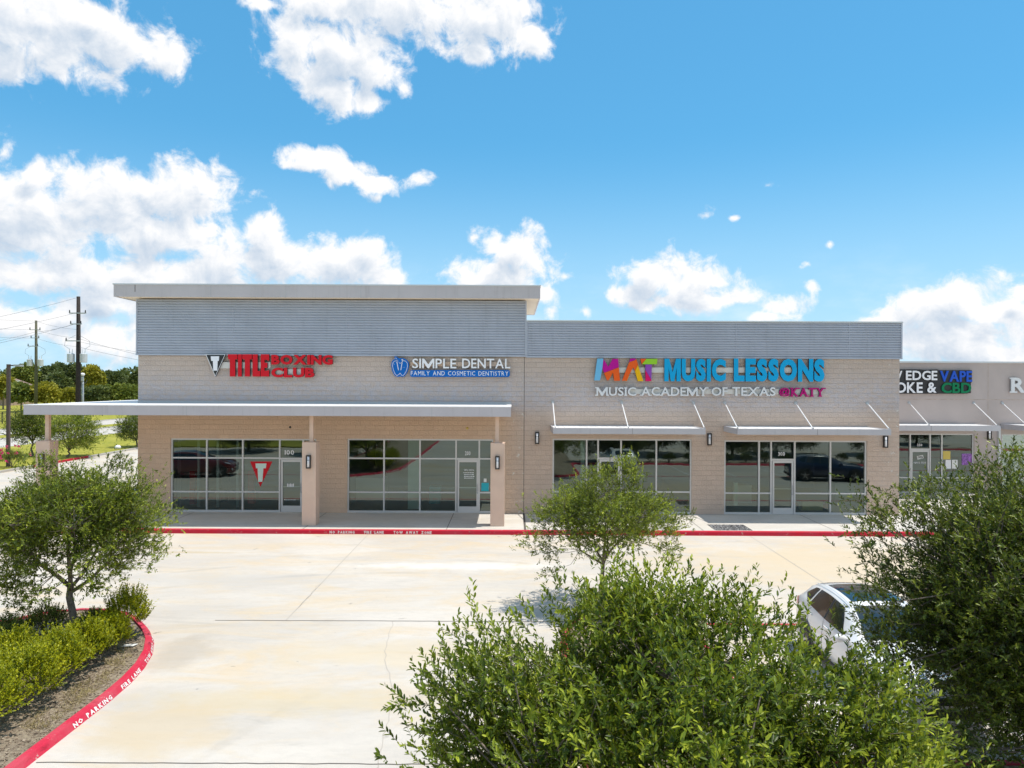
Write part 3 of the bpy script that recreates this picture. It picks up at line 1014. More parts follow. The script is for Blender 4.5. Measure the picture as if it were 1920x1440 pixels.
def sprigs(rr, org, dirs, lens, n_leaf, leaf_len, leaf_w, tint0, spread=0.9):
    """leaves placed alternately along straight sprigs"""
    m = len(org)
    t = (np.arange(n_leaf) + 0.6) / n_leaf
    t = np.clip(t[None, :] + rr.randn(m, n_leaf) * 0.04, 0.02, 1.0)
    pos = org[:, None] + dirs[:, None] * (lens[:, None] * t)[..., None]
    rnd = rr.randn(m, n_leaf, 3)
    rad = rnd - dirs[:, None] * np.sum(rnd * dirs[:, None], -1, keepdims=True)
    rad /= np.linalg.norm(rad, axis=-1, keepdims=True) + 1e-9
    ld = dirs[:, None] * (0.75 + 0.5 * t[..., None]) + rad * spread
    nor = rad * -0.5 + dirs[:, None] * 0.5 + np.array([0, 0, 0.75]) + rr.randn(m, n_leaf, 3) * 0.35
    L = leaf_len * (0.7 + 0.6 * rr.rand(m, n_leaf)) * (0.75 + 0.25 * np.sin(np.pi * np.clip(t, 0, 1)))
    Wd = L * leaf_w / leaf_len * (0.85 + 0.3 * rr.rand(m, n_leaf))
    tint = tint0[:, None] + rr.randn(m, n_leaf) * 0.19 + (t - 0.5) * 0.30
    return pos.reshape(-1, 3), ld.reshape(-1, 3), nor.reshape(-1, 3), L.ravel(), Wd.ravel(), tint.ravel()


def oak(name, label, base, centre, radii, seed, n_cl, n_sp, n_leaf, leaf, mat_, group=None, sp_len=0.26, trunk_r=0.07, fork=None, shoots=0.25, twigs=True, cut=-0.75, cl_r=0.24, cat='tree', extra=(), keep=None, lobe=(0.66, 0.38)):
    rr = np.random.RandomState(seed)
    root = thing(name, label, cat, base, group=group)
    C = np.array(centre)
    Rr = np.array(radii)
    # cluster centres: more of them near the outside, broken by lobes
    u = unit(rr.randn(n_cl * 3, 3))
    u = u[u[:, 2] > cut][:n_cl]
    lob = unit(rr.randn(15, 3))
    bump = np.max(np.clip(u @ lob.T, 0, 1) ** 7, axis=1)
    rad = (0.35 + 0.65 * rr.rand(len(u)) ** 0.5) * (lobe[0] + lobe[1] * bump + rr.randn(len(u)) * 0.05)
    cl = C + u * rad[:, None] * Rr
    if len(extra):
        extra = np.repeat(np.array(extra, float), 3, 0)
        extra = extra + rr.randn(*extra.shape) * np.where(np.arange(len(extra)) % 3 == 0, 0, 1)[:, None] * cl_r * 1.1
        cl = np.concatenate([cl, np.array(extra)])
        rad = np.concatenate([rad, np.full(len(extra), 0.95)])
        u = np.concatenate([u, unit((np.array(extra) - C) / Rr)])
    if keep is not None:
        k_ = np.array([keep(c) for c in cl])
        cl, rad, u = cl[k_], rad[k_], u[k_]
    # trunk, limbs and branches
    mb = MB()
    b = np.array(base, float)
    fz = fork if fork is not None else max(C[2] - Rr[2] * 0.75, base[2] + 0.35)
    top = np.array([b[0] + (C[0] - b[0]) * 0.45, b[1] + (C[1] - b[1]) * 0.45, fz])
    side = rr.randn(3) * 0.04
    side[2] = 0
    trunk = [b - np.array([0, 0, 0.05]), b + (top - b) * 0.1, b + (top - b) * 0.45 + side, b + (top - b) * 0.8 - side * 0.5, top]
    mb.tube(trunk, [trunk_r * 1.5, trunk_r * 1.1, trunk_r * 0.95, trunk_r * 0.88, trunk_r * 0.8], 9)
    limbs = []
    nl = 6
    for k in range(nl):
        a = 2 * math.pi * k / nl + rr.rand() * 0.6
        e = 0.25 + 0.75 * rr.rand()
        tip = C + Rr * np.array([math.cos(a) * 0.66, math.sin(a) * 0.66, e * 0.6 - 0.2])
        mid = top + (tip - top) * 0.5 + np.array([0, 0, -0.12 * Rr[2]]) + rr.randn(3) * 0.08
        st = top - np.array([0, 0, rr.rand() * 0.25 * (top[2] - b[2])]) * 0.6
        ln = [st, st + (mid - st) * 0.5 + rr.randn(3) * 0.03, mid, mid + (tip - mid) * 0.55 + rr.randn(3) * 0.05, tip]
        mb.tube(ln, [trunk_r * 0.55, trunk_r * 0.46, trunk_r * 0.36, trunk_r * 0.24, trunk_r * 0.08], 6)
        limbs += ln[1:]
    lead = [top, top + (C - top) * 0.6 + rr.randn(3) * 0.05, C + np.array([0, 0, Rr[2] * 0.55])]
    mb.tube(lead, [trunk_r * 0.6, trunk_r * 0.4, trunk_r * 0.1], 6)
    limbs += lead[1:]
    limbs = np.array(limbs)
    for c in cl:
        d = np.linalg.norm(limbs - c, axis=1) + 0.4 * np.maximum(0, limbs[:, 2] - c[2])
        p = limbs[np.argmin(d)]
        m_ = (p + c) / 2 + rr.randn(3) * 0.05 - np.array([0, 0, 0.03])
        mb.tube([p, m_, c], [trunk_r * 0.16, trunk_r * 0.10, trunk_r * 0.05], 4, False)
    # sprigs
    K = len(cl)
    org = np.repeat(cl, n_sp, 0) + rr.randn(K * n_sp, 3) * cl_r * np.array([1, 1, 0.75])
    uu = np.repeat(u, n_sp, 0)
    dirs = unit(uu * 0.65 + np.array([0, 0, 0.5]) + rr.randn(K * n_sp, 3) * 0.62)
    lens = sp_len * (0.55 + 0.8 * rr.rand(K * n_sp))
    outer = np.repeat(rad, n_sp) > 0.8
    sh = outer & (rr.rand(K * n_sp) < shoots)
    lens[sh] *= 1.5
    dirs[sh] = unit(uu[sh] * 0.6 + np.array([0, 0, 0.7]) + rr.randn(sh.sum(), 3) * 0.25)
    tcl = rr.rand(K) * 0.62 + 0.06
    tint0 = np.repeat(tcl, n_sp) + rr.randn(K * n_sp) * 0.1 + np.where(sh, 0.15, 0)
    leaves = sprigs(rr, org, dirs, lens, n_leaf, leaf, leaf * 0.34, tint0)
    if twigs:
        for o_, d_, l_ in zip(org, dirs, lens):
            e_ = o_ + d_ * l_
            s_ = np.cross(d_, (0.3, 0.2, 0.9)) * 0.0022
            t_ = np.cross(d_, s_)
            mb.add([o_ + s_, o_ - s_ * 0.5 + t_, o_ - s_ * 0.5 - t_, e_], [(0, 1, 3), (1, 2, 3), (2, 0, 3)])
    mb.build('trunk', M['bark'], root, smooth=True)
    leaf_mesh('crown', mat_, *leaves, root)
    return root


def shrub(name, label, cat, base, r, h, seed, mat_, n_sp=420, n_leaf=13, leaf=0.032, group=None, wild=0.3):
    rr = np.random.RandomState(seed)
    root = thing(name, label, cat, base, group=group)
    b = np.array(base, float)
    u = unit(rr.randn(n_sp * 2, 3))
    u[:, 2] = np.abs(u[:, 2]) * 1.0 - 0.12
    u = u[:n_sp]
    lob = unit(rr.randn(7, 3))
    bump = np.max(np.clip(u @ lob.T, 0, 1) ** 3, axis=1)
    rad = (0.4 + 0.6 * rr.rand(n_sp) ** 0.5) * (0.72 + 0.3 * bump)
    org = b + np.array([0, 0, h * 0.30]) + u * rad[:, None] * np.array([r, r, h * 0.62])
    org[:, 2] = np.maximum(org[:, 2], b[2] + 0.04)
    dirs = unit(u * 0.45 + np.array([0, 0, 0.85]) + rr.randn(n_sp, 3) * wild)
    lens = h * (0.16 + 0.2 * rr.rand(n_sp))
    mb = MB()
    for k in range(9):
        a = rr.rand() * 6.28
        e = b + np.array([math.cos(a) * r * 0.5, math.sin(a) * r * 0.5, h * 0.55])
        mb.tube([b, (b + e) / 2 + rr.randn(3) * 0.02, e], [0.014, 0.010, 0.005], 5)
    mb.build('stem', M['bark'], root)
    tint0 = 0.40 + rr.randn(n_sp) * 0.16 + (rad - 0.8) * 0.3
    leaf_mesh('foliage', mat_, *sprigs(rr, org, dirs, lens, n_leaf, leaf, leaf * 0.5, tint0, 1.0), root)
    return root


def far_tree(label, base, centre, radii, seed, mat_, n=1500, leaf=0.5, group='trees along the far side of the road', trunk=True):
    rr = np.random.RandomState(seed)
    root = thing('tree', label, 'tree', base, group=group)
    C, Rr = np.array(centre, float), np.array(radii, float)
    lob = unit(rr.randn(16, 3) * np.array([1, 1, 0.8]))
    u = unit(rr.randn(n * 2, 3))
    u = u[u[:, 2] > -0.65][:n]
    n = len(u)
    near = u @ lob.T
    bump = np.max(np.clip(near, 0, 1) ** 8, axis=1)
    which = np.argmax(near, axis=1)
    rad = (0.62 + 0.38 * rr.rand(n) ** 0.5) * (0.72 + 0.32 * bump)
    pos = C + u * rad[:, None] * Rr
    d = unit(u + rr.randn(n, 3) * 0.8)
    nor = u + np.array([0, 0, 0.5]) + rr.randn(n, 3) * 0.5
    L = leaf * (0.6 + 0.8 * rr.rand(n))
    lt = rr.rand(16)
    tint = 0.2 + 0.45 * lt[which] + rr.randn(n) * 0.16 + 0.15 * bump
    mb = MB()
    mb.tube([base, (base[0], base[1], C[2] - Rr[2] * 0.4), (C[0], C[1], C[2])], [0.045 * Rr[0] + .05, 0.035 * Rr[0] + .04, 0.03], 7)
    for k in range(5):
        a = k * 1.26
        mb.tube([(base[0], base[1], C[2] - Rr[2] * 0.5), (C[0] + math.cos(a) * Rr[0] * 0.5, C[1] + math.sin(a) * Rr[1] * 0.5, C[2] + Rr[2] * 0.2)], [0.03 * Rr[0], 0.01 * Rr[0]], 5)
    mb.build('trunk', M['bark'], root)
    crown = leaf_mesh('crown', mat_, pos, d, nor, L, L * 0.62, tint, root)
    # inner mass of the same foliage so that the sky does not show through the middle
    me = crown.data
    return root


# the four nearer oaks
oak('oak_tree', 'young oak with open crown in the mulch island beside the clipped shrubs', tuple(onz(133, 1213, 0.085)), (-9.2, -14.75, 2.55), (1.85, 1.85, 1.36), 11, 215, 30, 11, 0.062, M['oak'], lobe=(0.60, 0.46), trunk_r=0.075, fork=1.35, sp_len=0.22, cut=-0.85, cl_r=0.17, shoots=0.15,
    extra=[(-7.85, -14.9, 2.9), (-7.65, -14.7, 2.45), (-8.0, -14.9, 3.2), (-7.75, -15.0, 2.1), (-10.3, -14.9, 1.35), (-9.9, -15.0, 1.2), (-10.4, -15.1, 1.6), (-9.9, -14.8, 3.75)])
oak('oak_tree', 'small round-headed oak in front of the music school doorway', tuple(onz(1126, 1137, 0.085)), (2.35, -12.0, 2.28), (1.75, 1.7, 0.98), 23, 150, 26, 10, 0.060, M['oak'], lobe=(0.62, 0.44), trunk_r=0.055, fork=1.2, sp_len=0.17, cut=-0.85, cl_r=0.16, shoots=0.15,
    extra=[(2.9, -12.0, 3.25), (2.2, -12.1, 3.2), (0.9, -12.1, 2.3), (0.75, -12.1, 1.75), (3.9, -12.0, 2.0), (3.75, -12.1, 1.5), (1.0, -12.2, 1.45), (2.7, -12, 3.45)])
oak('oak_tree', 'large leafy oak top nearest the viewer, spread below the white car', (2.1, -23.7, 0.085), (1.45, -23.6, 2.22), (2.0, 2.0, 1.40), 37, 265, 30, 13, 0.060, M['oak_near'], lobe=(0.60, 0.48), trunk_r=0.09, sp_len=0.20, cut=-0.5, shoots=0.3, cl_r=0.19,
    keep=lambda c: 960 + F * c[0] / (c[1] - CY) < 1700 and c[2] < 3.52 - 0.45 * max(0.0, c[0] - 2.0) and (c[0] < 3.0 or c[2] < 2.7) and not (0.0 < c[0] < 0.6 and c[2] > 3.05),
    extra=[(2.7, -24.0, 3.02), (2.9, -24.0, 2.95), (3.0, -24.0, 2.68), (2.5, -23.8, 3.15), (3.0, -24.2, 2.5), (2.7, -24.4, 2.6), (-0.45, -23.8, 2.75), (-0.4, -24.2, 2.2),
           (-0.25, -23.7, 2.65), (-0.3, -23.6, 2.8), (-0.25, -23.8, 2.25), (-0.15, -23.9, 2.9), (1.05, -23.3, 3.42), (0.85, -23.4, 3.4), (1.95, -23.4, 3.48), (1.4, -23.2, 3.45), (1.25, -23.3, 3.48), (1.7, -23.3, 3.3), (2.1, -23.6, 3.4),
           (2.2, -23.4, 3.25), (3.1, -23.9, 2.6), (3.3, -24, 2.4), (3.2, -24, 2.25), (3.3, -24.2, 2.05), (3.1, -24.4, 1.8), (3.4, -24.6, 1.75), (2.9, -25.0, 1.9), (-0.1, -24.6, 2.3), (0.0, -24.8, 2.6), (0.2, -23.6, 2.85)])
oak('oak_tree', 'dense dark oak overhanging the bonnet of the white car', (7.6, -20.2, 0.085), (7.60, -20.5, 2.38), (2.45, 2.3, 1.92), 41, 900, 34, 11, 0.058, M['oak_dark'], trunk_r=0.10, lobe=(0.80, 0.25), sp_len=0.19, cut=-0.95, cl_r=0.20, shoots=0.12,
    keep=lambda c: 960 + F * c[0] / (c[1] - CY) > 1640 or not 1040 < 720 + F * (CZ - c[2]) / (c[1] - CY) < 1330,
    extra=[(5.2, -19.7, 3.0), (5.1, -19.6, 3.4), (5.3, -19.8, 3.7), (5.0, -19.8, 2.6), (5.1, -19.9, 2.3), (6.0, -19.5, 4.0), (6.5, -19.7, 4.15), (7, -20, 4.2), (5.3, -20.6, 1.6), (5.5, -21, 1.2), (5.4, -21.2, 0.9), (5.8, -21.6, 0.8), (6.2, -22, 0.7), (6.6, -22.2, 0.9), (5.6, -20.9, 0.7), (5.45, -19.5, 2.0), (5.6, -19.5, 1.7), (5.9, -19.4, 2.2), (5.8, -19.5, 2.7), (6.3, -19.3, 1.9), (6.2, -19.5, 1.5)])

# clipped shrubs in the left island
rr = random.Random(2)
rowlab = ['yellow-green clipped shrub in the hedge row along the red island kerb']
spots = [(-8.15, -15.2, 0.38, 0.74), (-8.15, -15.95, 0.45, 0.88), (-8.12, -16.8, 0.50, 0.98), (-8.1, -17.7, 0.53, 1.04), (-8.15, -18.6, 0.54, 1.04), (-9.15, -16.5, 0.44, 0.84), (-9.2, -17.4, 0.48, 0.9), (-9.2, -18.35, 0.5, 0.94)]
for i, (x, y, r, h) in enumerate(spots):
    shrub('clipped_shrub', rowlab[0], 'shrub', (x, y, 0.085), r * 1.04, h * 1.12, 60 + i, M['box'], 440, 15, 0.046, 'hedge shrubs along the island kerb')
shrub('clipped_shrub', 'tallest upright shrub at the tip of the mulch island', 'shrub', (-8.2, -14.4, 0.085), 0.42, 1.16, 80, M['box'], 420, 15, 0.046, wild=0.22)
shrub('clipped_shrub', 'small loose shrub just behind the oak trunk, standing apart', 'shrub', (-9.05, -14.05, 0.085), 0.36, 0.60, 81, M['bg_green'], 330, 12, 0.034)
for i, (x, y, r, h) in enumerate([(-9.95, -14.35, 0.42, 0.72), (-10.4, -15.0, 0.5, 0.72), (-10.0, -15.6, 0.5, 0.7), (-10.7, -15.9, 0.5, 0.7), (-9.8, -16.4, 0.48, 0.66)]):
    shrub('clipped_shrub', 'dark green shrub in the shade of the island oak', 'shrub', (x, y, 0.085), r, h, 90 + i, M['bg_green'], 420, 12, 0.036, 'dark shrubs under the island oak')
shrub('clipped_shrub', 'little green bush at the foot of the small oak trunk', 'shrub', (1.95, -12.95, 0.085), 0.32, 0.62, 99, M['oak'], 320, 12, 0.034)
for i in range(14):
    shrub('clipped_shrub', 'round dark bush in the strip in front of the parked cars', 'shrub', (9.7 + 1.35 * i, -20.1, 0.085), 0.42, 0.75, 120 + i, M['bg_dark'], 130, 10, 0.06, 'bushes mirrored in the shop windows')
# dry grass tufts on the mulch
rr = np.random.RandomState(77)
n = 90
tb = np.stack([-7.3 - rr.rand(n) * 0.45, -18.5 + rr.rand(n) * 4.6, np.full(n, 0.085)], 1)
tb[:, 0] -= np.interp(tb[:, 1], [-17, -15.8, -14.4, -13.5], [0, 0.15, 0.75, 1.4])
org = np.repeat(tb, 14, 0) + rr.randn(n * 14, 3) * np.array([0.05, 0.05, 0])
d = unit(rr.randn(n * 14, 3) * np.array([0.7, 0.7, 0.1]) + np.array([0, 0, 0.7]))
o = leaf_mesh('dry_grass', M['dry'], org, d, rr.randn(n * 14, 3), 0.05 + rr.rand(n * 14) * 0.10, np.full(n * 14, 0.006), rr.rand(n * 14), None)
structure(o, 'stuff')
mb = MB().box(0, 0.26, 0, 0.13, 0, 0.012)
p = onz(240, 1211, 0.1)
mb.v = [(p.x - 0.13 + x + y * 0.3, p.y + y - 0.06, 0.095 + z + x * 0.06) for x, y, z in mb.v]
tag(mb.build('paper_scrap', M['paper']), 'white scrap of litter lying on the mulch beside the red kerb', 'litter')
# blooming bush behind the left oak
fb = shrub('flowering_shrub', 'rose bush with pink blooms by the driveway kerb, behind the island oak', 'shrub', (-31.75, 15.6, 0.11), 0.9, 1.25, 140, M['bg_green'], 420, 11, 0.06)
rr = np.random.RandomState(31)
n = 260
cc = np.array([-31.75, 15.6, 0.75]) + unit(rr.randn(n // 13, 3) * np.array([1, 1, .6]) + np.array([0, -.5, .7])) * np.array([.95, .95, .7])
pc = np.repeat(cc, 13, 0) + rr.randn(n, 3) * 0.03
leaf_mesh('blossom', M['petal'], pc, unit(rr.randn(n, 3)), rr.randn(n, 3), np.full(n, 0.10), np.full(n, 0.08), rr.rand(n), fb)
#@@PART2

# ================================================================== BUILDINGS
def wall_grid(mb, x0, x1, z0, z1, y0, y1, openings):
    """front wall slab with rectangular openings; only outside faces and reveals"""
    xs = sorted({x0, x1, *[a for o in openings for a in o[:2]]})
    zs = sorted({z0, z1, *[a for o in openings for a in o[2:]]})
    inside = lambda x, z: any(a < x < b and c < z < d for a, b, c, d in openings)
    for xa, xb in zip(xs[:-1], xs[1:]):
        for za, zb in zip(zs[:-1], zs[1:]):
            if not inside((xa + xb) / 2, (za + zb) / 2):
                mb.face([(xa, y0, za), (xb, y0, za), (xb, y0, zb), (xa, y0, zb)])
                mb.face([(xb, y1, za), (xa, y1, za), (xa, y1, zb), (xb, y1, zb)])
    for a, b, c, d in openings:
        mb.face([(a, y0, c), (a, y1, c), (a, y1, d), (a, y0, d)])
        mb.face([(b, y1, c), (b, y0, c), (b, y0, d), (b, y1, d)])
        mb.face([(a, y0, d), (a, y1, d), (b, y1, d), (b, y0, d)])
        if c > z0:
            mb.face([(a, y0, c), (b, y0, c), (b, y1, c), (a, y1, c)])
    for x in (x0, x1):
        mb.face([(x, y0, z0), (x, y1, z0), (x, y1, z1), (x, y0, z1)])
    mb.face([(x0, y0, z1), (x1, y0, z1), (x1, y1, z1), (x0, y1, z1)])


Z0 = 0.15
SB = 6.0                                   # set-back of the stucco wing
WL, WM, WR = -15.56, 0.51, 16.13
SIDB = 6.72


def X0(x):
    return at(x, 900, 0).x


def Zf(y, x, Y=0.0):
    return at(x, y, Y).z


class Shop:
    pass


def storefront(x_l, x_r, y_t, y_b, mull, rows, door, Y=0.0, glassY=0.10):
    """mull: pixel columns of mullions; rows: pixel rows of the horizontal bars; door: (px left, px right, px top)"""
    s = Shop()
    xm = (x_l + x_r) / 2
    X = lambda px: at(px, 890, Y).x
    Z = lambda py: at(xm, py, Y).z
    s.x0, s.x1, s.z1, s.z0 = X(x_l), X(x_r), Z(y_t), Z0
    s.zb = Z(y_b)
    s.mull = [X(m) for m in mull]
    s.rows = [Z(r) for r in rows]
    s.door = (X(door[0]), X(door[1]), Z(door[2]))
    s.Y = Y + glassY
    return s


SF = [
    storefront(319.5, 593, 822.5, 957, [386.5, 454, 523.5, 567.5], [859, 922.5], (525.5, 566, 861.5)),
    storefront(651, 925, 823, 958, [719.5, 787, 854.8, 898.4], [860, 923.5], (857, 897.3, 862)),
    storefront(1035.8, 1297, 823, 958, [1100, 1121.5, 1164.7, 1231], [922.5], (1123.8, 1163, 861.5)),
    storefront(1358, 1625.5, 826, 960, [1424, 1446.6, 1491, 1558], [925.5], (1449, 1489.3, 864)),
]
SFR = [storefront(1655, 1826.5, 813, 927, [1707.5, 1745, 1767], [896], (1709, 1743.6, 844), SB),
       storefront(1878, 2050, 814, 927, [1935, 1985], [896], (1937, 1983, 844), SB)]


def build_storefront(s, root, glass, interior=True, handle_right=True, edge=True):
    y = s.Y
    w = 0.032
    # frame: verticals full height, horizontals butt between them
    mb = MB()
    vx = [s.x0 + w] + s.mull + [s.x1 - w]
    for x in vx:
        mb.box(x - w, x + w, y - 0.055, y + 0.055, Z0, s.z1)
    dl, dr, dz = s.door
    for a, b in zip(vx[:-1], vx[1:]):
        isdoor = a - 0.1 < dl and b + 0.1 > dr
        mb.box(a + w, b - w, y - 0.053, y + 0.053, s.z1 - 2 * w, s.z1)
        if isdoor:
            mb.box(a + w, b - w, y - 0.053, y + 0.053, dz, dz + 0.075)
            continue
        mb.box(a + w, b - w, y - 0.053, y + 0.053, Z0, Z0 + 0.085)
        for z in s.rows:
            mb.box(a + w, b - w, y - 0.053, y + 0.053, z - 0.03, z + 0.03)
    f = mb.build('window_frame', M['frame'], root)
    mb = MB()
    for a, b in zip(vx[:-1], vx[1:]):
        isdoor = a - 0.1 < dl and b + 0.1 > dr
        z_lo = dz + 0.07 if isdoor else Z0 + 0.05
        mb.face([(a, y, z_lo), (b, y, z_lo), (b, y, s.z1 - w), (a, y, s.z1 - w)])
    mb.build('glass', glass, f)
    # door
    mb = MB()
    st = 0.085
    mb.box(dl + 0.01, dl + st, y - 0.04, y + 0.03, Z0 + 0.012, dz - 0.008)
    mb.box(dr - st, dr - 0.01, y - 0.04, y + 0.03, Z0 + 0.012, dz - 0.008)
    mb.box(dl + st, dr - st, y - 0.038, y + 0.028, dz - 0.10, dz - 0.008)
    mb.box(dl + st, dr - st, y - 0.038, y + 0.028, Z0 + 0.012, Z0 + 0.27)
    mb.box(dl + st, dr - st, y + 0.012, y + 0.028, 1.19, 1.225)
    d = mb.build('door', M['frame'], root)
    MB().face  # noqa
    mb = MB()
    mb.face([(dl + st, y, Z0 + 0.26), (dr - st, y, Z0 + 0.26), (dr - st, y, dz - 0.09), (dl + st, y, dz - 0.09)])
    mb.build('glass', glass, d)
    mb = MB()
    hx = dr - 0.05
    mb.tube([(hx, y - 0.04, 1.06), (hx, y - 0.10, 1.06), (hx, y - 0.10, 1.34), (hx, y - 0.04, 1.34)], 0.013, 6)
    mb.box(hx - 0.03, hx + 0.03, y - 0.052, y - 0.0405, 0.96, 1.03)
    mb.build('handle', M['galv'], d)
    mb = MB()
    mb.box(s.x0, s.x1, y - 0.09, y + 0.2, Z0 - 0.02, Z0 + 0.011)
    mb.build('sill', M['walk'], root)
    if interior:
        mb = MB()
        yb = y + 7.5
        mb.cur = 0
        mb.face([(s.x0 - 1, y + 0.25, Z0 + 0.006), (s.x1 + 1, y + 0.25, Z0 + 0.006), (s.x1 + 1, yb, Z0 + 0.006), (s.x0 - 1, yb, Z0 + 0.006)])
        mb.cur = 1
        mb.face([(s.x0 - 1, yb, Z0), (s.x1 + 1, yb, Z0), (s.x1 + 1, yb, 3.6), (s.x0 - 1, yb, 3.6)])
        mb.face([(s.x0 - 1, y + 0.25, Z0), (s.x0 - 1, yb, Z0), (s.x0 - 1, yb, 3.6), (s.x0 - 1, y + 0.25, 3.6)])
        mb.face([(s.x1 + 1, y + 0.25, Z0), (s.x1 + 1, yb, Z0), (s.x1 + 1, yb, 3.6), (s.x1 + 1, y + 0.25, 3.6)])
        mb.face([(s.x0 - 1, y + 0.25, 3.6), (s.x1 + 1, y + 0.25, 3.6), (s.x1 + 1, yb, 3.6), (s.x0 - 1, yb, 3.6)])
        mb.build('interior', [M['int_floor'], M['int_wall']], root)


def siding(root, x0, x1, z0, z1, yf, pitch, turn=None):
    """horizontal ribbed metal: real ribs, a deep groove at the lower edge of each"""
    mb = MB()
    n = max(1, round((z1 - z0) / pitch))
    p = (z1 - z0) / n
    prof = []
    for k in range(n):
        z = z0 + k * p
        prof += [(0.035, z), (0.035, z + 0.20 * p), (0.0, z + 0.36 * p), (0.0, z + 0.86 * p)]
    prof.append((0.035, z1))
    for (a, za), (b, zb) in zip(prof[:-1], prof[1:]):
        mb.face([(x0, yf + a, za), (x1, yf + a, za), (x1, yf + b, zb), (x0, yf + b, zb)])
    for x in (x0, x1):
        for k in range(n):
            z = z0 + k * p
            mb.face([(x, yf + 0.036, z + .2 * p), (x, yf, z + .36 * p), (x, yf, z + .86 * p), (x, yf + .036, z + p)])
    o = mb.build('metal_siding', M['siding'], root)
    mb = MB()
    for x in np.arange(x0 + 4.0, x1 - 1, 4.7):
        mb.box(x - 0.012, x + 0.012, yf - 0.004, yf + 0.034, z0, z1)
    mb.box(x0 - 0.035, x0 + 0.03, yf - 0.012, yf + 0.034, z0, z1)
    mb.box(x1 - 0.03, x1 + 0.035, yf - 0.012, yf + 0.034, z0, z1)
    mb.box(x0 - 0.035, x1 + 0.035, yf - 0.02, yf + 0.034, z0 - 0.07, z0 - 0.002)
    mb.build('trim', M['siding'], o)
    return o


bld = thing('shop_building', 'long block-walled shop building with ribbed grey metal band and tall roofed wing', 'shop building', (0, 0, Z0))
TOP_R = 8.20
mb = MB()
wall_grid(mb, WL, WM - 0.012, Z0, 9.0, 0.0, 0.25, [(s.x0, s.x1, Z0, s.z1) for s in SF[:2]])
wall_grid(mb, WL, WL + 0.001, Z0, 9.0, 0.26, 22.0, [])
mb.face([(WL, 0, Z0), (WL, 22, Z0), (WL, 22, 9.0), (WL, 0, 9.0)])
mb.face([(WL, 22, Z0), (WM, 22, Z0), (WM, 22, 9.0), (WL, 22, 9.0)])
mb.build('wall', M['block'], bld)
mb = MB()
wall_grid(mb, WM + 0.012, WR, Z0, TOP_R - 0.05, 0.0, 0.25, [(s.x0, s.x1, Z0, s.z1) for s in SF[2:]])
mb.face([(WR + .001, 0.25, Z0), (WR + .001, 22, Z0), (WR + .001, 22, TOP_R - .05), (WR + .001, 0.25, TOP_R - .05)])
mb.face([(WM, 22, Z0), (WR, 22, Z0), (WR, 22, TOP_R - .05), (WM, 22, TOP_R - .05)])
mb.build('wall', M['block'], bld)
MB().box(WM - 0.014, WM + 0.014, 0.006, 0.2, Z0, 6.66).build('joint_filler', M['joint'], bld)
s1 = siding(bld, WL - 0.03, WM + 0.05, SIDB + 0.02, 9.0, -0.07, 0.1055)
s2 = siding(bld, WM + 0.10, WR + 0.05, SIDB - 0.01, TOP_R - 0.06, -0.05, 0.1055)
# side returns of the siding
for (xa, za, zb) in ((WL - 0.02, SIDB, 9.0), (WM + 0.05, TOP_R - .1, 9.0)):
    mb = MB()
    n = int((zb - za) / 0.1055)
    for k in range(n):
        z = za + k * 0.1055
        sg = -1 if xa < 0 else 1
        for (a, b, c, d) in ((0.0, 0, 0.02, 0), (0.02, 0, 0.04, 0.03 * sg), (0.04, 0.03 * sg, 0.09, 0.03 * sg), (0.09, .03 * sg, .1055, 0)):
            mb.face([(xa + b, -0.03, z + a), (xa + d, -0.03, z + c), (xa + d, 22, z + c), (xa + b, 22, z + a)])
    mb.build('metal_siding', M['siding'], bld)
# roof overhang of the tall wing
fx0, fx1, fy0, fy1 = at(213, 545, -0.7).x, at(1013, 545, -0.7).x, -0.70, 6.3
fzb, fzt = 9.02, 9.56
mb = MB()
mb.box(fx0, fx1, fy0, fy0 + 0.04, fzb, fzt - 0.05).box(fx0, fx0 + 0.04, fy0 + 0.041, fy1, fzb, fzt - 0.05).box(fx1 - 0.04, fx1, fy0 + 0.041, fy1, fzb, fzt - 0.05).box(fx0 + .041, fx1 - .041, fy1 - .04, fy1, fzb, fzt - .05)
rf = mb.build('roof_fascia', M['fascia'], bld)
for x in np.arange(fx0 + 3.95, fx1 - 0.5, 3.05):
    MB().box(x - 0.006, x + 0.006, fy0 - 0.003, fy0 + 0.002, fzb + 0.002, fzt - 0.052).build('seam', M['galv'], rf)
x = fx0 + 0.87
MB().box(x - 0.012, x + 0.014, fy0 - 0.004, fy0 - 0.001, fzb + 0.2, fzt - 0.06).build('stain', M['joint'], rf)
mb = MB()
mb.box(fx0 - 0.03, fx1 + 0.03, fy0 - 0.03, fy1 + 0.03, fzt - 0.05, fzt)
mb.build('metal_cap', M['cap'], bld)
mb = MB()
mb.face([(fx0 + .04, fy0 + .04, fzb + .02), (fx1 - .04, fy0 + .04, fzb + .02), (fx1 - .04, fy1 - .04, fzb + .02), (fx0 + .04, fy1 - .04, fzb + .02)])
mb.build('soffit', M['soffit'], bld)
# low wing roof and cap
mb = MB().box(WM + 0.085, WR + 0.09, -0.095, 0.30, TOP_R - 0.058, TOP_R)
mb.build('metal_cap', M['cap'], bld)
MB().face
mb = MB()
mb.face([(WM + .02, .3, TOP_R - .5), (WR - .02, .3, TOP_R - .5), (WR - .02, 21.9, TOP_R - .5), (WM + .02, 21.9, TOP_R - .5)])
mb.build('roof', M['roof'], bld)
for s in SF:
    build_storefront(s, bld, M['glass'])
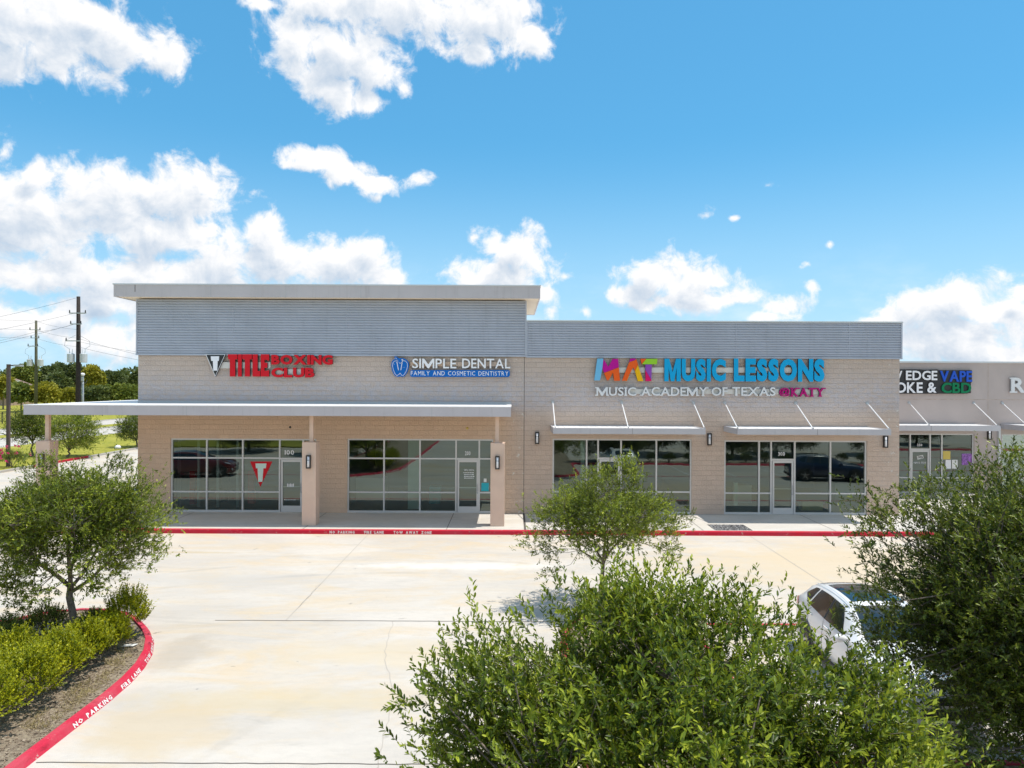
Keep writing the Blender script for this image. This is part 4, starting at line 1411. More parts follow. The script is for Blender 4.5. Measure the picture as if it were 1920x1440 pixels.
# pale column inside the second shop front, and a few things seen through the glass
c0 = at(765, 890, 0.9).x
MB().box(c0, c0 + 0.48, 0.9, 1.2, Z0 + 0.01, 3.4).build('interior_column', M['pale_green'], bld)
c0 = at(1096, 890, 0.5).x
MB().box(c0 - .16, c0, 0.5, 0.8, Z0 + 0.01, 3.4).build('interior_column', M['pale_green'], bld)
c0 = at(1380, 890, 0.5).x
MB().box(c0 - .08, c0 + .08, 0.5, 0.62, Z0 + 0.3, 1.4).build('interior_column', M['pale_green'], bld)

for (px, w_, d_, h_, y_, m_) in ((1524, 0.9, 0.4, 0.42, 0.7, 'yellow_paper'), (1528, 1.3, 0.5, 0.22, 1.3, 's_orange'), (1395, 0.7, 0.5, 0.85, 2.6, 'paper'), (1585, 0.9, 0.6, 1.0, 2.4, 'pale_green'), (690, 1.6, 0.6, 1.05, 3.0, 'paper'),
                                 (815, 0.5, 0.5, 0.8, 2.0, 'teal'), (360, 0.25, 0.25, 1.5, 1.6, 's_red'), (420, 0.3, 0.3, 1.6, 2.2, 'dark'), (470, 0.28, 0.28, 1.5, 1.8, 's_red'), (1060, 1.1, 0.5, 1.0, 2.2, 'wainscot')):
    c0 = at(px, 940, y_).x
    MB().box(c0 - w_ / 2, c0 + w_ / 2, y_, y_ + d_, Z0 + 0.05, Z0 + h_).build('counter', M[m_], bld, bevel=0.02)
for px in (335, 372, 408, 445):
    c0 = at(px, 880, 1.1).x
    MB().box(c0 - 0.05, c0 + 0.05, 1.1, 1.2, Z0 + 0.01, 3.5).build('interior_post', M['galv'], bld)

# ------------------------------------------------------------------ stucco building, set back
b2 = thing('shop_building', 'tan stucco shop building set back beyond the block-walled one', 'shop building', (28, SB, Z0))
TS = at(1750, 678.5, SB).z
mb = MB()
wall_grid(mb, WR + 0.004, 42, Z0, TS - 0.05, SB, SB + 0.25, [(s.x0, s.x1, Z0, s.z1) for s in SFR])
mb.face([(42, SB, Z0), (42, 24, Z0), (42, 24, TS), (42, SB, TS)])
mb.build('wall', M['stucco'], b2)
MB().box(WR + 0.06, 42.1, SB - 0.06, SB + 0.32, TS - 0.05, TS + 0.03).build('metal_cap', M['cap'], b2)
mb = MB()
mb.face([(WR + .01, SB + .3, TS - .4), (42, SB + .3, TS - .4), (42, 24, TS - .4), (WR + .01, 24, TS - .4)])
mb.build('roof', M['roof'], b2)
zs = at(1800, 749, SB).z
xs1 = at(1852.5, 760, SB).x
mb = MB().box(WR + 0.02, 42, SB - 0.004, SB - 0.001, zs - 0.015, zs + 0.015)
mb.box(xs1 - 0.013, xs1 + 0.013, SB - 0.0041, SB - 0.0011, Z0 + 1.3, zs - 0.016).box(xs1 - 0.013, xs1 + 0.013, SB - 0.0041, SB - 0.0011, zs + 0.016, TS - 0.06)
mb.build('reveal_line', M['wainscot'], b2)
a, b = SFR[0].x1 + 0.02, SFR[1].x0 - 0.02
zc = at(1840, 868, SB).z
w = MB().box(a, b, SB - 0.08, SB - 0.002, Z0, zc - 0.06).build('stone_base', M['wainscot'], b2)
MB().box(a - .0, b + .0, SB - 0.12, SB - 0.003, zc - 0.058, zc + 0.02).build('stone_cap', M['stucco'], w)
build_storefront(SFR[0], b2, M['glass'])
build_storefront(SFR[1], b2, M['tiltglass'])
xd = at(1872, 800, SB).x
zz = at(1872, 800, SB).z
mb = MB().box(xd - 0.05, xd + 0.05, SB - 0.11, SB - 0.005, zc + 0.03, zz + 0.02)
mb.build('downspout', M['cap'], b2)

# ------------------------------------------------------------------ entrance canopy on pillars
CF = -2.95
cx0, cx1 = at(44, 770, CF).x, at(958, 770, CF).x
czt, czb = at(500, 760.5, CF).z, at(500, 779.5, CF).z
can = thing('entrance_canopy', 'flat grey canopy wrapping the tall wing, carried on three tan pillars', 'canopy', (-7.7, -2.4, Z0))
cyb = 9.0
mb = MB()
mb.box(cx0, cx1, CF, CF + 0.04, czb, czt - 0.03).box(cx0, cx0 + 0.04, CF + 0.041, cyb, czb, czt - 0.03).box(cx1 - 0.04, cx1, CF + 0.041, -0.005, czb, czt - 0.03)
fc = mb.build('fascia', M['fascia'], can)
for x in (cx0 + 2.95, -12.2, -9.1, -6.05, -3.0):
    MB().box(x - 0.006, x + 0.006, CF - 0.003, CF + 0.002, czb + 0.002, czt - 0.032).build('seam', M['galv'], fc)
mb = MB()
mb.box(cx0 - 0.015, cx1 + 0.015, CF - 0.015, -0.004, czt - 0.03, czt)
mb.box(cx0 - 0.015, WL - 0.004, -0.004, cyb, czt - 0.03, czt)
mb.build('roof_deck', M['white_metal'], can)
mb = MB()
mb.face([(cx0 + .04, CF + .04, czb + .02), (cx1 - .04, CF + .04, czb + .02), (cx1 - .04, -.005, czb + .02), (cx0 + .04, -.005, czb + .02)])
mb.face([(cx0 + .04, -.005, czb + .02), (WL - .005, -.005, czb + .02), (WL - .005, cyb, czb + .02), (cx0 + .04, cyb, czb + .02)])
mb.build('soffit', M['soffit'], can)
mb = MB().box(WL + 0.01, cx1, -0.05, -0.006, czt + 0.001, czt + 0.09)
mb.build('flashing', M['galv'], can)
PIL = []
pzt = at(600, 829.5, -2.7).z
for px in (66.5, 566, 919.5):
    x = at(px, 900, -2.7).x
    PIL.append(x)
    mb = MB().box(x, x + 0.53, -2.7, -2.17, Z0, pzt)
    p = mb.build('pillar', M['pillar'], can, bevel=0.012)
    xm = x + 0.265 + (0.03 if px < 600 else -0.02)
    mb = MB().box(xm - 0.07, xm + 0.07, -2.505, -2.365, pzt + 0.015, czb + 0.019).box(xm - 0.12, xm + 0.12, -2.555, -2.315, pzt, pzt + 0.0149)
    mb.build('post', M['pillar'], p)

# ------------------------------------------------------------------ awnings hung on rods
AF = -1.85


def awning(label, x0, x1, rods, zt, zb, zr, yw, yf):
    root = thing('awning', label, 'awning', ((x0 + x1) / 2, yw, zb), group='rod-hung metal awnings over the shop fronts')
    mb = MB()
    mb.box(x0, x1, yf, yf + 0.05, zb, zt).box(x0, x0 + 0.05, yf + 0.051, yw - 0.02, zb, zt).box(x1 - 0.05, x1, yf + 0.051, yw - 0.02, zb, zt).box(x0 + .051, x1 - .051, yw - .07, yw - .02, zb, zt)
    f = mb.build('frame', M['awn'], root)
    xm = (x0 + x1) / 2 + 0.12
    MB().box(xm - 0.005, xm + 0.005, yf - 0.003, yf + 0.001, zb + .002, zt - .002).build('seam', M['joint'], f)
    mb = MB()
    n = 26
    st = (x1 - x0 - 0.104) / n
    for k in range(n):
        a = x0 + 0.052 + k * st
        mb.box(a, a + st * 0.93, yf + 0.052, yw - 0.072, zt - 0.055, zt - 0.02 - 0.003 * (k % 2))
    mb.build('deck', M['white_metal'], root)
    for x in rods:
        mb = MB().tube([(x, yw - 0.02, zr), (x, yf + 0.12, zt + 0.01)], 0.021, 8)
        r = mb.build('rod', M['white_metal'], root)
        MB().tube([(x, yw - 0.002, zr), (x, yw - 0.028, zr)], 0.075, 10).build('wall_plate', M['galv'], r)
        MB().box(x - 0.012, x + 0.012, yf + 0.06, yf + 0.2, zt - 0.02, zt + 0.05).build('bracket', M['galv'], r)
    return root


azt, azb = at(1180, 803, AF).z, at(1180, 814, AF).z
arz = at(1300, 754.8, 0).z
awning('long metal awning above the first music school shop front, nearest the building joint', at(1037, 810, AF).x, at(1323, 810, AF).x, [at(p, 755, 0).x for p in (1036.5, 1165.5, 1299.8)], azt, azb, arz, 0, AF)
awning('long metal awning above the shop front numbered 300', at(1383, 810, AF).x, at(1671, 810, AF).x, [at(p, 755, 0).x for p in (1358.5, 1491.5, 1626)], azt, azb, arz, 0, AF)
zt2, zb2 = at(1780, 798, SB + AF).z, at(1780, 808, SB + AF).z
rz2 = at(1704, 755, SB).z
awning('metal awning on the stucco building above the vape shop door', WR + 0.25, at(1876, 800, SB + AF).x, [at(p, 755, SB).x for p in (1704, 1825.5)], zt2, zb2, rz2, SB, SB + AF)
awning('metal awning on the stucco building, cut by the picture edge', at(1876.5, 800, SB - 0.05).x, at(1876.5, 800, SB - .05).x + 6.5, [at(1877, 755, SB).x + 0.05, at(1877, 755, SB).x + 3.2, at(1877, 755, SB).x + 6.3], zt2, zb2, rz2, SB, SB + AF)


# ------------------------------------------------------------------ wall lamps
def wall_lamp(label, x, y, z, h=0.50):
    root = thing('wall_lamp', label, 'wall lamp', (x, y, z), group='dark sconces with pale lenses')
    w, d = 0.085, 0.12
    mb = MB().box(x - w, x + w, y - 0.02, y - 0.001, z - h / 2, z + h / 2)
    mb.box(x - w, x + w, y - d, y - 0.021, z + h / 2 - 0.05, z + h / 2).box(x - w, x + w, y - d, y - 0.021, z - h / 2, z - h / 2 + 0.05)
    for sx in (-1, 1):
        mb.box(x + sx * w - (0.022 if sx > 0 else 0), x + sx * w + (0.022 if sx < 0 else 0), y - d, y - 0.021, z - h / 2 + 0.0501, z + h / 2 - 0.0501)
    mb.build('housing', M['dark'], root)
    MB().tube([(x, y - 0.07, z - h / 2 + 0.051), (x, y - 0.07, z + h / 2 - 0.051)], 0.052, 12).build('lens', M['lens'], root, smooth=True)
    mb = MB().box(x - 0.061, x + 0.061, y - d - 0.004, y - d + 0.012, z + 0.06, z + 0.075)
    mb.build('band', M['dark'], root)


for px, py, lab in ((1007, 821, 'wall sconce beside the building joint, by the first music school window'), (1329.5, 823.5, 'wall sconce on the block wall between the two metal awnings'),
                    (1659, 828, 'wall sconce near the far corner of the block wall')):
    p = at(px, py, 0)
    wall_lamp(lab, p.x, 0, p.z)
p = at(1853.5, 815, SB)
wall_lamp('wall sconce on the stucco wall under the vape shop awning', p.x, SB, p.z)
for x, lab in zip(PIL, ('wall sconce on the outermost canopy pillar, beyond the building corner', 'wall sconce on the pillar in front of shop 100', 'wall sconce on the pillar beside the dental door')):
    wall_lamp(lab, x + 0.265, -2.7, at(579, 865.5, -2.7).z)
p = at(876, 803, 0)
o = MB().tube([(p.x, -0.001, p.z), (p.x, -0.06, p.z)], [0.055, 0.04], 10).build('alarm_button', M['yellow_paper'], None)
tag(o, 'small round yellow alarm on the wall above shop 200', 'alarm')
p = at(544, 801, 0)
o = MB().tube([(p.x, -0.001, p.z), (p.x, -0.05, p.z)], [0.05, 0.035], 10).build('alarm_button', M['dark'], None)
tag(o, 'small dark knob on the wall above shop 100', 'alarm')


# ================================================================== SIGNS
def px_poly(pts, k, ox, oy, Y):
    return [(at(a / k + ox, b / k + oy, Y).x, at(a / k + ox, b / k + oy, Y).z) for a, b in pts]


def block(root, name, pts, k, ox, oy, Y, depth, face, side):
    mb = MB()
    mb.cur = 0
    mb.prism(px_poly(pts, k, ox, oy, Y), Y, Y + depth, side=1)
    return mb.build(name, [face, side], root)


def rect(a, b, c, d):
    return [(a, c), (b, c), (b, d), (a, d)]


def span(x0, x1, y0, y1, k, ox, oy, Y):
    A, B = at(x0 / k + ox, y1 / k + oy, Y), at(x1 / k + ox, y0 / k + oy, Y)
    return A.x, B.x, A.z, B.z


YS = -0.19
DP = 0.10
# --- boxing club
bx = thing('shop_sign', 'red boxing club sign with a black triangle badge on the tall wing', 'shop sign', tuple(at(505, 706, 0)))
K2 = (3.79, 240, 640)
block(bx, 'badge_rim', [(551, 93), (692, 93), (620, 251)], *K2, YS - 0.004, DP, M['white'], M['black'])
block(bx, 'badge', [(557, 96), (686, 96), (620, 243)], *K2, YS - 0.012, 0.02, M['black'], M['black'])
block(bx, 'badge_letter', [(588, 106), (648, 106), (645, 139), (637, 139), (634, 208), (606, 208), (603, 139), (591, 139)], *K2, YS - 0.020, 0.02, M['white'], M['white'])
for pts in ([(708, 92), (777, 92), (777, 128), (762, 128), (762, 250), (723, 250), (723, 128), (712, 128)],
            rect(781, 808, 92, 250),
            [(812, 92), (880, 92), (880, 128), (866, 128), (866, 250), (830, 250), (830, 128), (812, 128)],
            [(885, 92), (921, 92), (921, 211), (939, 211), (939, 250), (885, 250)],
            [(943, 92), (1003, 92), (1003, 137), (992, 137), (985, 131), (970, 131), (970, 152), (990, 152), (990, 188), (970, 188), (970, 209), (985, 209), (1003, 205), (1003, 250), (943, 250)]):
    block(bx, 'letter', pts, *K2, YS, DP, M['s_red'], M['black'])
word_parts(bx, 'letter', 'BOXING', *span(1018, 1455, 97, 165, *K2, YS), YS, DP, M['s_red'], M['black'], 0.055, 0.04)
word_parts(bx, 'letter', 'CLUB', *span(1018, 1325, 188, 256, *K2, YS), YS, DP, M['s_red'], M['black'], 0.055, 0.04)
block(bx, 'raceway', rect(640, 1012, 148, 192), *K2, YS + DP + 0.004, -YS - DP - 0.008, M['raceway'], M['raceway'])
block(bx, 'raceway', rect(1040, 1300, 198, 236), *K2, YS + DP + 0.004, -YS - DP - 0.008, M['raceway'], M['raceway'])
# --- dental
dn = thing('shop_sign', 'white and blue dental practice sign with a tooth emblem', 'shop sign', tuple(at(845, 706, 0)))
K3 = (3.79, 620, 640)
word_parts(dn, 'letter', 'SIMPLE', *span(580, 893, 124, 191, *K3, YS), YS, DP, M['white'], M['galv'], 0.012, 0.085)
word_parts(dn, 'letter', 'DENTAL', *span(934, 1277, 124, 191, *K3, YS), YS, DP, M['white'], M['galv'], 0.012, 0.085)
block(dn, 'raceway', rect(566, 1262, 145, 178), *K3, YS + DP + 0.004, -YS - DP - 0.008, M['block'], M['block'])
pill = []
for (cx_, cy_, s0) in ((1260, 217, -90), (1260, 240, 0), (578, 240, 90), (578, 217, 180)):
    for k in range(5):
        t = math.radians(s0 + k * 22.5)
        pill.append((cx_ + 13 * math.cos(t), cy_ + 13 * math.sin(t)))
pl = block(dn, 'strapline_panel', pill, *K3, YS, DP, M['s_blue'], M['s_blue'])
x0, x1, z0, z1 = span(570, 1263, 214, 241, *K3, YS)
text_mesh('FAMILY AND COSMETIC DENTISTRY', x0, x1, z0, z1, YS - 0.008, 0.006, 0.0, 0.16, 0.30).build('lettering', M['white'], pl)
tooth = [(430, 168), (433, 148), (442, 133), (456, 124), (452, 113), (464, 105), (476, 116), (486, 121), (497, 119), (510, 119), (524, 122), (540, 132), (552, 147), (556, 168), (552, 195), (542, 222), (527, 244), (512, 253), (494, 249), (476, 253), (458, 246), (444, 228), (435, 205)]
tb_ = block(dn, 'tooth_badge', tooth, *K3, YS, DP, M['s_blue'], M['s_blue'])
mb = MB()
zy = YS - 0.008


def stroke(pts, w):
    P3 = [at(a / 3.79 + 620, b / 3.79 + 640, zy) for a, b in pts]
    mb.tube(P3, w, 5)


out = [(493, 225), (484, 236), (470, 244), (457, 230), (446, 205), (440, 175), (442, 153), (454, 140), (470, 137), (480, 142)]
stroke(out, 0.010)
stroke([(494, 225), (503, 240), (514, 244), (527, 230), (539, 207), (546, 178), (545, 156), (533, 141), (518, 137), (508, 142)], 0.010)
stroke([(470, 145), (482, 205)], 0.016)
stroke([(508, 150), (498, 205)], 0.016)
stroke([(484, 150), (495, 157), (508, 146), (514, 128)], 0.009)
stroke([(456, 127), (463, 116), (472, 128)], 0.007)
mb.ball(at(507 / 3.79 + 620, 130 / 3.79 + 640, zy), 0.028, 6)
for q in ((452, 165), (448, 158), (515, 185), (526, 185)):
    mb.ball(at(q[0] / 3.79 + 620, q[1] / 3.79 + 640, zy), 0.009, 6)
mb.build('tooth_outline', M['white'], tb_)
# --- music school
mu = thing('shop_sign', 'bright blue and multicoloured music school sign in two lines', 'shop sign', tuple(at(1330, 745, 0)))
K4 = (3.79, 980, 640)
for pts, c in (([(508, 278), (530, 122), (574, 122), (566, 195), (550, 278)], 's_sky'), ([(575, 124), (608, 180), (640, 124), (678, 124), (684, 183), (578, 223), (567, 195)], 's_magenta'),
               ([(578, 225), (684, 185), (692, 280), (650, 280), (642, 222), (612, 276), (598, 276)], 's_orange'),
               ([(756, 147), (766, 122), (806, 122), (798, 133)], 's_magenta'), ([(706, 280), (756, 149), (798, 135), (808, 126), (820, 165), (797, 211), (786, 185), (757, 239), (741, 280)], 's_orange'),
               ([(798, 213), (820, 168), (858, 283), (818, 283)], 's_yellow'), ([(724, 281), (742, 281), (757, 243)], 's_yellow'), ([(836, 124), (878, 124), (846, 163)], 's_orange'), ([(879, 124), (958, 124), (954, 163), (848, 163)], 's_green'),
               ([(872, 165), (918, 165), (915, 274), (872, 202)], 's_purple'), ([(872, 204), (915, 277), (915, 283), (873, 283)], 's_crimson')):
    block(mu, 'letter', pts, *K4, YS + (0.002 if c == 's_yellow' and pts[0][0] < 760 else 0), DP, M[c], M['black'])
K7 = (4.174, 1100, 650)
word_parts(mu, 'letter', 'MUSIC', *span(608, 1090, 96, 271, *K7, YS), YS, DP, M['s_cyan'], M['black'], 0.060, 0.045)
word_parts(mu, 'letter', 'LESSONS', *span(1152, 1863, 96, 272, *K7, YS), YS, DP, M['s_cyan'], M['black'], 0.060, 0.045)
for wd, a, b in (('MUSIC', 77, 388), ('ACADEMY', 428, 945), ('OF', 978, 1103), ('TEXAS', 1140, 1478)):
    word_parts(mu, 'letter', wd, *span(a, b, 318, 384, *K7, YS), YS, DP, M['slab_white'], M['galv'], 0.018, 0.09, serif=0.17)
word_parts(mu, 'letter', '@KATY', *span(1507, 1860, 322, 391, *K7, YS), YS, DP, M['s_pink'], M['black'], 0.03, 0.08, serif=0.19)
block(mu, 'raceway', rect(250, 1760, 163, 204), *K7, YS + DP + 0.004, -YS - DP - 0.008, M['raceway'], M['raceway'])
block(mu, 'raceway', rect(330, 1840, 333, 370), *K7, YS + DP + 0.004, -YS - DP - 0.008, M['raceway'], M['raceway'])
# --- vape shop on the stucco wall
vp = thing('shop_sign', 'black-backed vape shop sign in white, blue and green letters', 'shop sign', tuple(at(1750, 738, SB)))
K6 = (4.5, 1600, 640)
Y6 = SB - 0.14
block(vp, 'backing', [(180, 236), (560, 236), (600, 240), (706, 236), (730, 243), (1000, 243), (1000, 345), (992, 352), (992, 436), (940, 442), (180, 442)], *K6, Y6 + 0.004, 0.13, M['black'], M['black'])
for wd, a, b, c, d, f in (('NEW', 190, 408, 249, 327, 'white'), ('EDGE', 438, 703, 249, 327, 'white'), ('SMOKE', 190, 580, 346, 434, 'white'), ('&', 618, 697, 346, 434, 'white'), ('VAPE', 728, 998, 250, 340, 's_royal'), ('CBD', 740, 990, 350, 436, 's_forest')):
    word_parts(vp, 'letter', wd, *span(a, b, c, d, *K6, Y6), Y6 - 0.06, 0.06, M[f], M['black'] if f == 'white' else M[f], 0.025, 0.06)
rs = thing('shop_sign', 'big white letter sign at the edge of the stucco wall', 'shop sign', tuple(at(1915, 738, SB)))
word_parts(rs, 'letter', 'R', *span(1332, 1452, 306, 434, *K6, Y6), Y6, 0.08, M['slab_white'], M['galv'], 0.03)
x0, x1, z0, z1 = span(1324, 1375, 306, 434, *K6, Y6)
MB().box(x0, x0 + 0.36, Y6 + .004, Y6 + 0.07, z0, z0 + 0.07).build('serif', M['slab_white'], rs)
MB().box(x0, x0 + 0.25, Y6 + .004, Y6 + .07, z1 - 0.07, z1).build('serif', M['slab_white'], rs)

# suite numbers, window badges and papers
for wd, s_, px, py, Y, hh in (('100', SF[0], (534, 551.5), (844, 852.5), 0.10, 0), ('200', SF[1], (872, 882), (846, 853.5), 0.10, 0), ('300', SF[3], (1459, 1471.5), (847.5, 854.5), 0.10, 0), ('350', SFR[0], (1719.5, 1729), (832, 836.5), SB + 0.10, 0)):
    A, B = at(px[0], py[1], Y), at(px[1], py[0], Y)
    o = text_mesh(wd, A.x, B.x, A.z, B.z, Y - 0.009, 0.006, 0.012, 0.12).build('suite_number', M['white'])
    tag(o, 'white suite number %s on the glass over the %s door' % (wd, {'100': 'boxing club', '200': 'dental', '300': 'music school', '350': 'vape shop'}[wd]), 'door number')


def prism_thing(name, pts, k, ox, oy, Y, face, label, cat, extra=()):
    root = thing(name, label, cat, tuple(at(pts[0][0] / k + ox, pts[0][1] / k + oy, Y)))
    block(root, 'panel', pts, k, ox, oy, Y, 0.003, face, face)
    for q, f_, nm in extra:
        block(root, nm, q, k, ox, oy, Y - 0.004, 0.003, f_, f_)
    return root


YG = 0.088
prism_thing('window_badge', [(868, 854), (1026, 854), (940, 1034)], *K2, YG, M['s_red'], 'red triangular badge with a pale letter on the shop 100 window', 'window badge',
            [([(906, 868), (984, 868), (979, 902), (962, 902), (955, 998), (925, 998), (921, 902), (909, 902)], M['pale_green'], 'badge_letter')])
prism_thing('paper_notice', [(1072, 1006), (1124, 1006), (1122, 1066), (1070, 1064)], *K3, YG, M['teal'], 'teal paper taped in the narrow window beside the dental door', 'notice', [([(1088, 975), (1108, 975), (1108, 1000), (1088, 1000)], M['paper'], 'white_slip')])
A, B = at(866, 889, 0.06), at(889, 880, 0.06)
dh = thing('door_lettering', 'white opening-hours lettering on the dental door', 'lettering', (A.x, 0.06, A.z))
text_mesh('SIMPLE DENTAL', A.x + 0.09, B.x, B.z - 0.07, B.z, 0.088, 0.003, 0.005, .12).build('lettering', M['white'], dh)
mb = MB()
rr = random.Random(4)
for k in range(4):
    z = B.z - 0.16 - 0.075 * k
    x = A.x + 0.05 + rr.random() * 0.05
    while x < B.x - 0.05:
        w_ = 0.02 + 0.06 * rr.random()
        mb.box(x, x + w_, 0.088, 0.091, z, z + 0.03)
        x += w_ + 0.02
mb.build('small_print', M['white'], dh)
A = at(538, 910, 0.06)
mb = MB()
for k in range(5):
    mb.box(A.x + 0.06 * k, A.x + 0.06 * k + 0.04, 0.088, 0.091, A.z - 0.07, A.z + 0.07 - 0.02 * (k % 2))
for k in range(7):
    mb.box(A.x - .12 + 0.07 * k, A.x - .12 + 0.07 * k + 0.05, 0.088, 0.091, A.z - 0.62, A.z - 0.60)
tag(mb.build('door_lettering', M['white']), 'small white markings on the glass of door 100', 'lettering')
YR = SB + 0.088
op = prism_thing('open_sign', [(536, 970), (588, 958), (594, 986), (542, 998)], *K6, YR, M['paper'], 'tilted white open sign hung on the vape shop door', 'open sign')
x0, x1, z0, z1 = span(544, 586, 968, 988, *K6, YR)
text_mesh('OPEN', x0, x1, z0, z1, YR - 0.008, 0.003, 0.02, .12).build('lettering', M['black'], op)
prism_thing('poster', rect(757, 819, 926, 996), *K6, YR, M['yellow_paper'], 'yellow poster in the vape shop window', 'poster')
prism_thing('poster', rect(915, 1000, 948, 1042), *K6, YR, M['violet'], 'violet poster low in the vape shop window', 'poster')
prism_thing('paper_notice', rect(778, 824, 1000, 1074), *K6, YR, M['lens'], 'bluish paper notice under the yellow poster', 'notice')
prism_thing('paper_notice', rect(832, 880, 1000, 1074), *K6, YR, M['paper'], 'white paper notice beside the bluish one in the vape shop window', 'notice')
A = at(1713, 868, YR)
vd = text_mesh('Vape & Smoke', A.x, A.x + 0.62, A.z - 0.03, A.z + 0.06, YR, 0.003, 0.004, .1)
tag(vd.build('door_lettering', M['white']), 'small white script across the vape shop door glass', 'lettering')


# ================================================================== CAR
def spline(ts, vals, t):
    """Catmull-Rom through (ts, vals)"""
    ts, vals = np.asarray(ts, float), np.asarray(vals, float)
    m = np.gradient(vals, ts, axis=0)
    i = np.clip(np.searchsorted(ts, t) - 1, 0, len(ts) - 2)
    h = (ts[i + 1] - ts[i])
    s = (t - ts[i]) / h
    h00, h10, h01, h11 = 2 * s**3 - 3 * s**2 + 1, s**3 - 2 * s**2 + s, -2 * s**3 + 3 * s**2, s**3 - s**2
    sh = (slice(None),) + (None,) * (vals.ndim - 1)
    return h00[sh] * vals[i] + (h10 * h)[sh] * m[i] + h01[sh] * vals[i + 1] + (h11 * h)[sh] * m[i + 1]


def make_car(name, label, paint):
    root = thing(name, label, 'car')
    yk = [-2.18, -2.10, -1.90, -1.55, -1.15, -0.85, -0.45, 0.0, 0.5, 1.0, 1.45, 1.75, 1.98, 2.12, 2.18]
    zt = [0.62, 0.74, 0.88, 0.97, 1.02, 1.06, 1.27, 1.45, 1.51, 1.50, 1.44, 1.34, 1.12, 0.96, 0.72]
    zb = [0.56, 0.68, 0.82, 0.90, 0.95, 0.975, 0.985, 0.99, 1.00, 1.02, 1.04, 1.05, 1.02, 0.90, 0.66]
    hw = [0.62, 0.74, 0.85, 0.90, 0.905, 0.905, 0.905, 0.905, 0.905, 0.905, 0.90, 0.88, 0.84, 0.78, 0.66]
    wr = [0.50, 0.60, 0.70, 0.74, 0.74, 0.72, 0.645, 0.60, 0.60, 0.60, 0.59, 0.585, 0.62, 0.66, 0.55]
    pts = []
    for k in range(len(yk)):
        w, t, b, r = hw[k], zt[k], zb[k], wr[k]
        bumper = 0.30 if k in (0, len(yk) - 1) else 0.22
        pts.append([(0, bumper), (w * 0.84, bumper), (w * 0.96, bumper + 0.10), (w, 0.52), (w * 0.99, 0.74), (w * 0.955, b), (r + (w * .955 - r) * 0.80, b + (t - b) * 0.20), (r + (w * .955 - r) * 0.40, b + (t - b) * 0.60), (r + 0.03, t - (t - b) * 0.13), (r - 0.06, t - 0.015), (r * 0.5, t + 0.01), (0, t + 0.018)])
    pts = np.array(pts)                                   # station, point, (x, z)
    NY = 66
    yy = np.linspace(yk[0], yk[-1], NY)
    G = spline(yk, pts, yy)                               # NY, 12, 2

    def S_(y, v, off=0.0, sx=1):
        """point on the body surface at length y and profile parameter v (0..11)"""
        g_ = spline(yk, pts, np.array([y]))[0]
        i = int(min(max(math.floor(v), 0), 10))
        f_ = v - i
        p = g_[i] * (1 - f_) + g_[i + 1] * f_
        d = g_[i + 1] - g_[i]
        n_ = np.array([d[1], -d[0]])
        n_ /= np.linalg.norm(n_) + 1e-9
        p = p + n_ * off
        return Vector((sx * p[0], y, p[1]))

    mb = MB()
    for sx in (1, -1):
        i0 = len(mb.v)
        for a in range(NY):
            for c in range(12):
                mb.v.append((sx * G[a, c, 0], yy[a], G[a, c, 1]))
        for a in range(NY - 1):
            for c in range(11):
                q = (i0 + a * 12 + c, i0 + (a + 1) * 12 + c, i0 + (a + 1) * 12 + c + 1, i0 + a * 12 + c + 1)
                mb.f.append(q if sx < 0 else q[::-1])
                mb.mi.append(0)
    for a in (0, NY - 1):
        mb.face([(G[a, c, 0], yy[a], G[a, c, 1]) for c in range(12)] + [(-G[a, c, 0], yy[a], G[a, c, 1]) for c in range(10, 0, -1)])
    body = mb.build('body', paint, root, smooth=True)

    def patch(name, corners, m, off=0.006, nu=10, nv=5, sides=(1, -1), parent=root, thick=True):
        """corners: (y, v) of four corners going round; bilinear patch lifted off the surface"""
        mb = MB()
        for sx in sides:
            i0 = len(mb.v)
            for a in range(nu + 1):
                for b in range(nv + 1):
                    s, t = a / nu, b / nv
                    y = (1 - s) * ((1 - t) * corners[0][0] + t * corners[3][0]) + s * ((1 - t) * corners[1][0] + t * corners[2][0])
                    v = (1 - s) * ((1 - t) * corners[0][1] + t * corners[3][1]) + s * ((1 - t) * corners[1][1] + t * corners[2][1])
                    mb.v.append(tuple(S_(y, v, off, sx)))
            for a in range(nu):
                for b in range(nv):
                    q = (i0 + a * (nv + 1) + b, i0 + (a + 1) * (nv + 1) + b, i0 + (a + 1) * (nv + 1) + b + 1, i0 + a * (nv + 1) + b + 1)
                    mb.f.append(q)
                    mb.mi.append(0)
        return mb.build(name, m, parent, smooth=True)

    for sx in (1, -1):
        patch('side_window', [(-0.42, 5.25), (0.45, 5.25), (0.42, 7.8), (0.05, 7.8)], M['car_glass'], sides=(sx,))
        patch('side_window', [(0.53, 5.25), (1.30, 5.45), (1.12, 7.8), (0.50, 7.8)], M['car_glass'], sides=(sx,))
        patch('side_window', [(1.36, 5.7), (1.66, 6.6), (1.40, 7.75), (1.18, 7.8)], M['car_glass'], sides=(sx,))
        patch('door_pillar', [(0.455, 5.25), (0.525, 5.25), (0.495, 7.8), (0.425, 7.8)], M['plastic'], sides=(sx,), nu=2)
        for ys in (-0.62, 0.49, 1.22):
            patch('door_seam', [(ys, 2.25), (ys + 0.012, 2.25), (ys + 0.012, 5.2), (ys, 5.2)], M['plastic'], 0.004, 1, 8, sides=(sx,))
        patch('roof_rail', [(-0.05, 8.5), (1.6, 8.5), (1.6, 8.75), (-0.05, 8.75)], M['cap'], 0.03, 12, 1, sides=(sx,))
    patch('windscreen', [(-0.80, 9.0), (-0.06, 9.05), (-0.04, 11), (-0.82, 11)], M['car_glass'], 0.008, 8, 5)
    patch('roof_glass', [(0.12, 9.2), (1.20, 9.2), (1.20, 11), (0.12, 11)], M['car_glass'], 0.008, 8, 5)
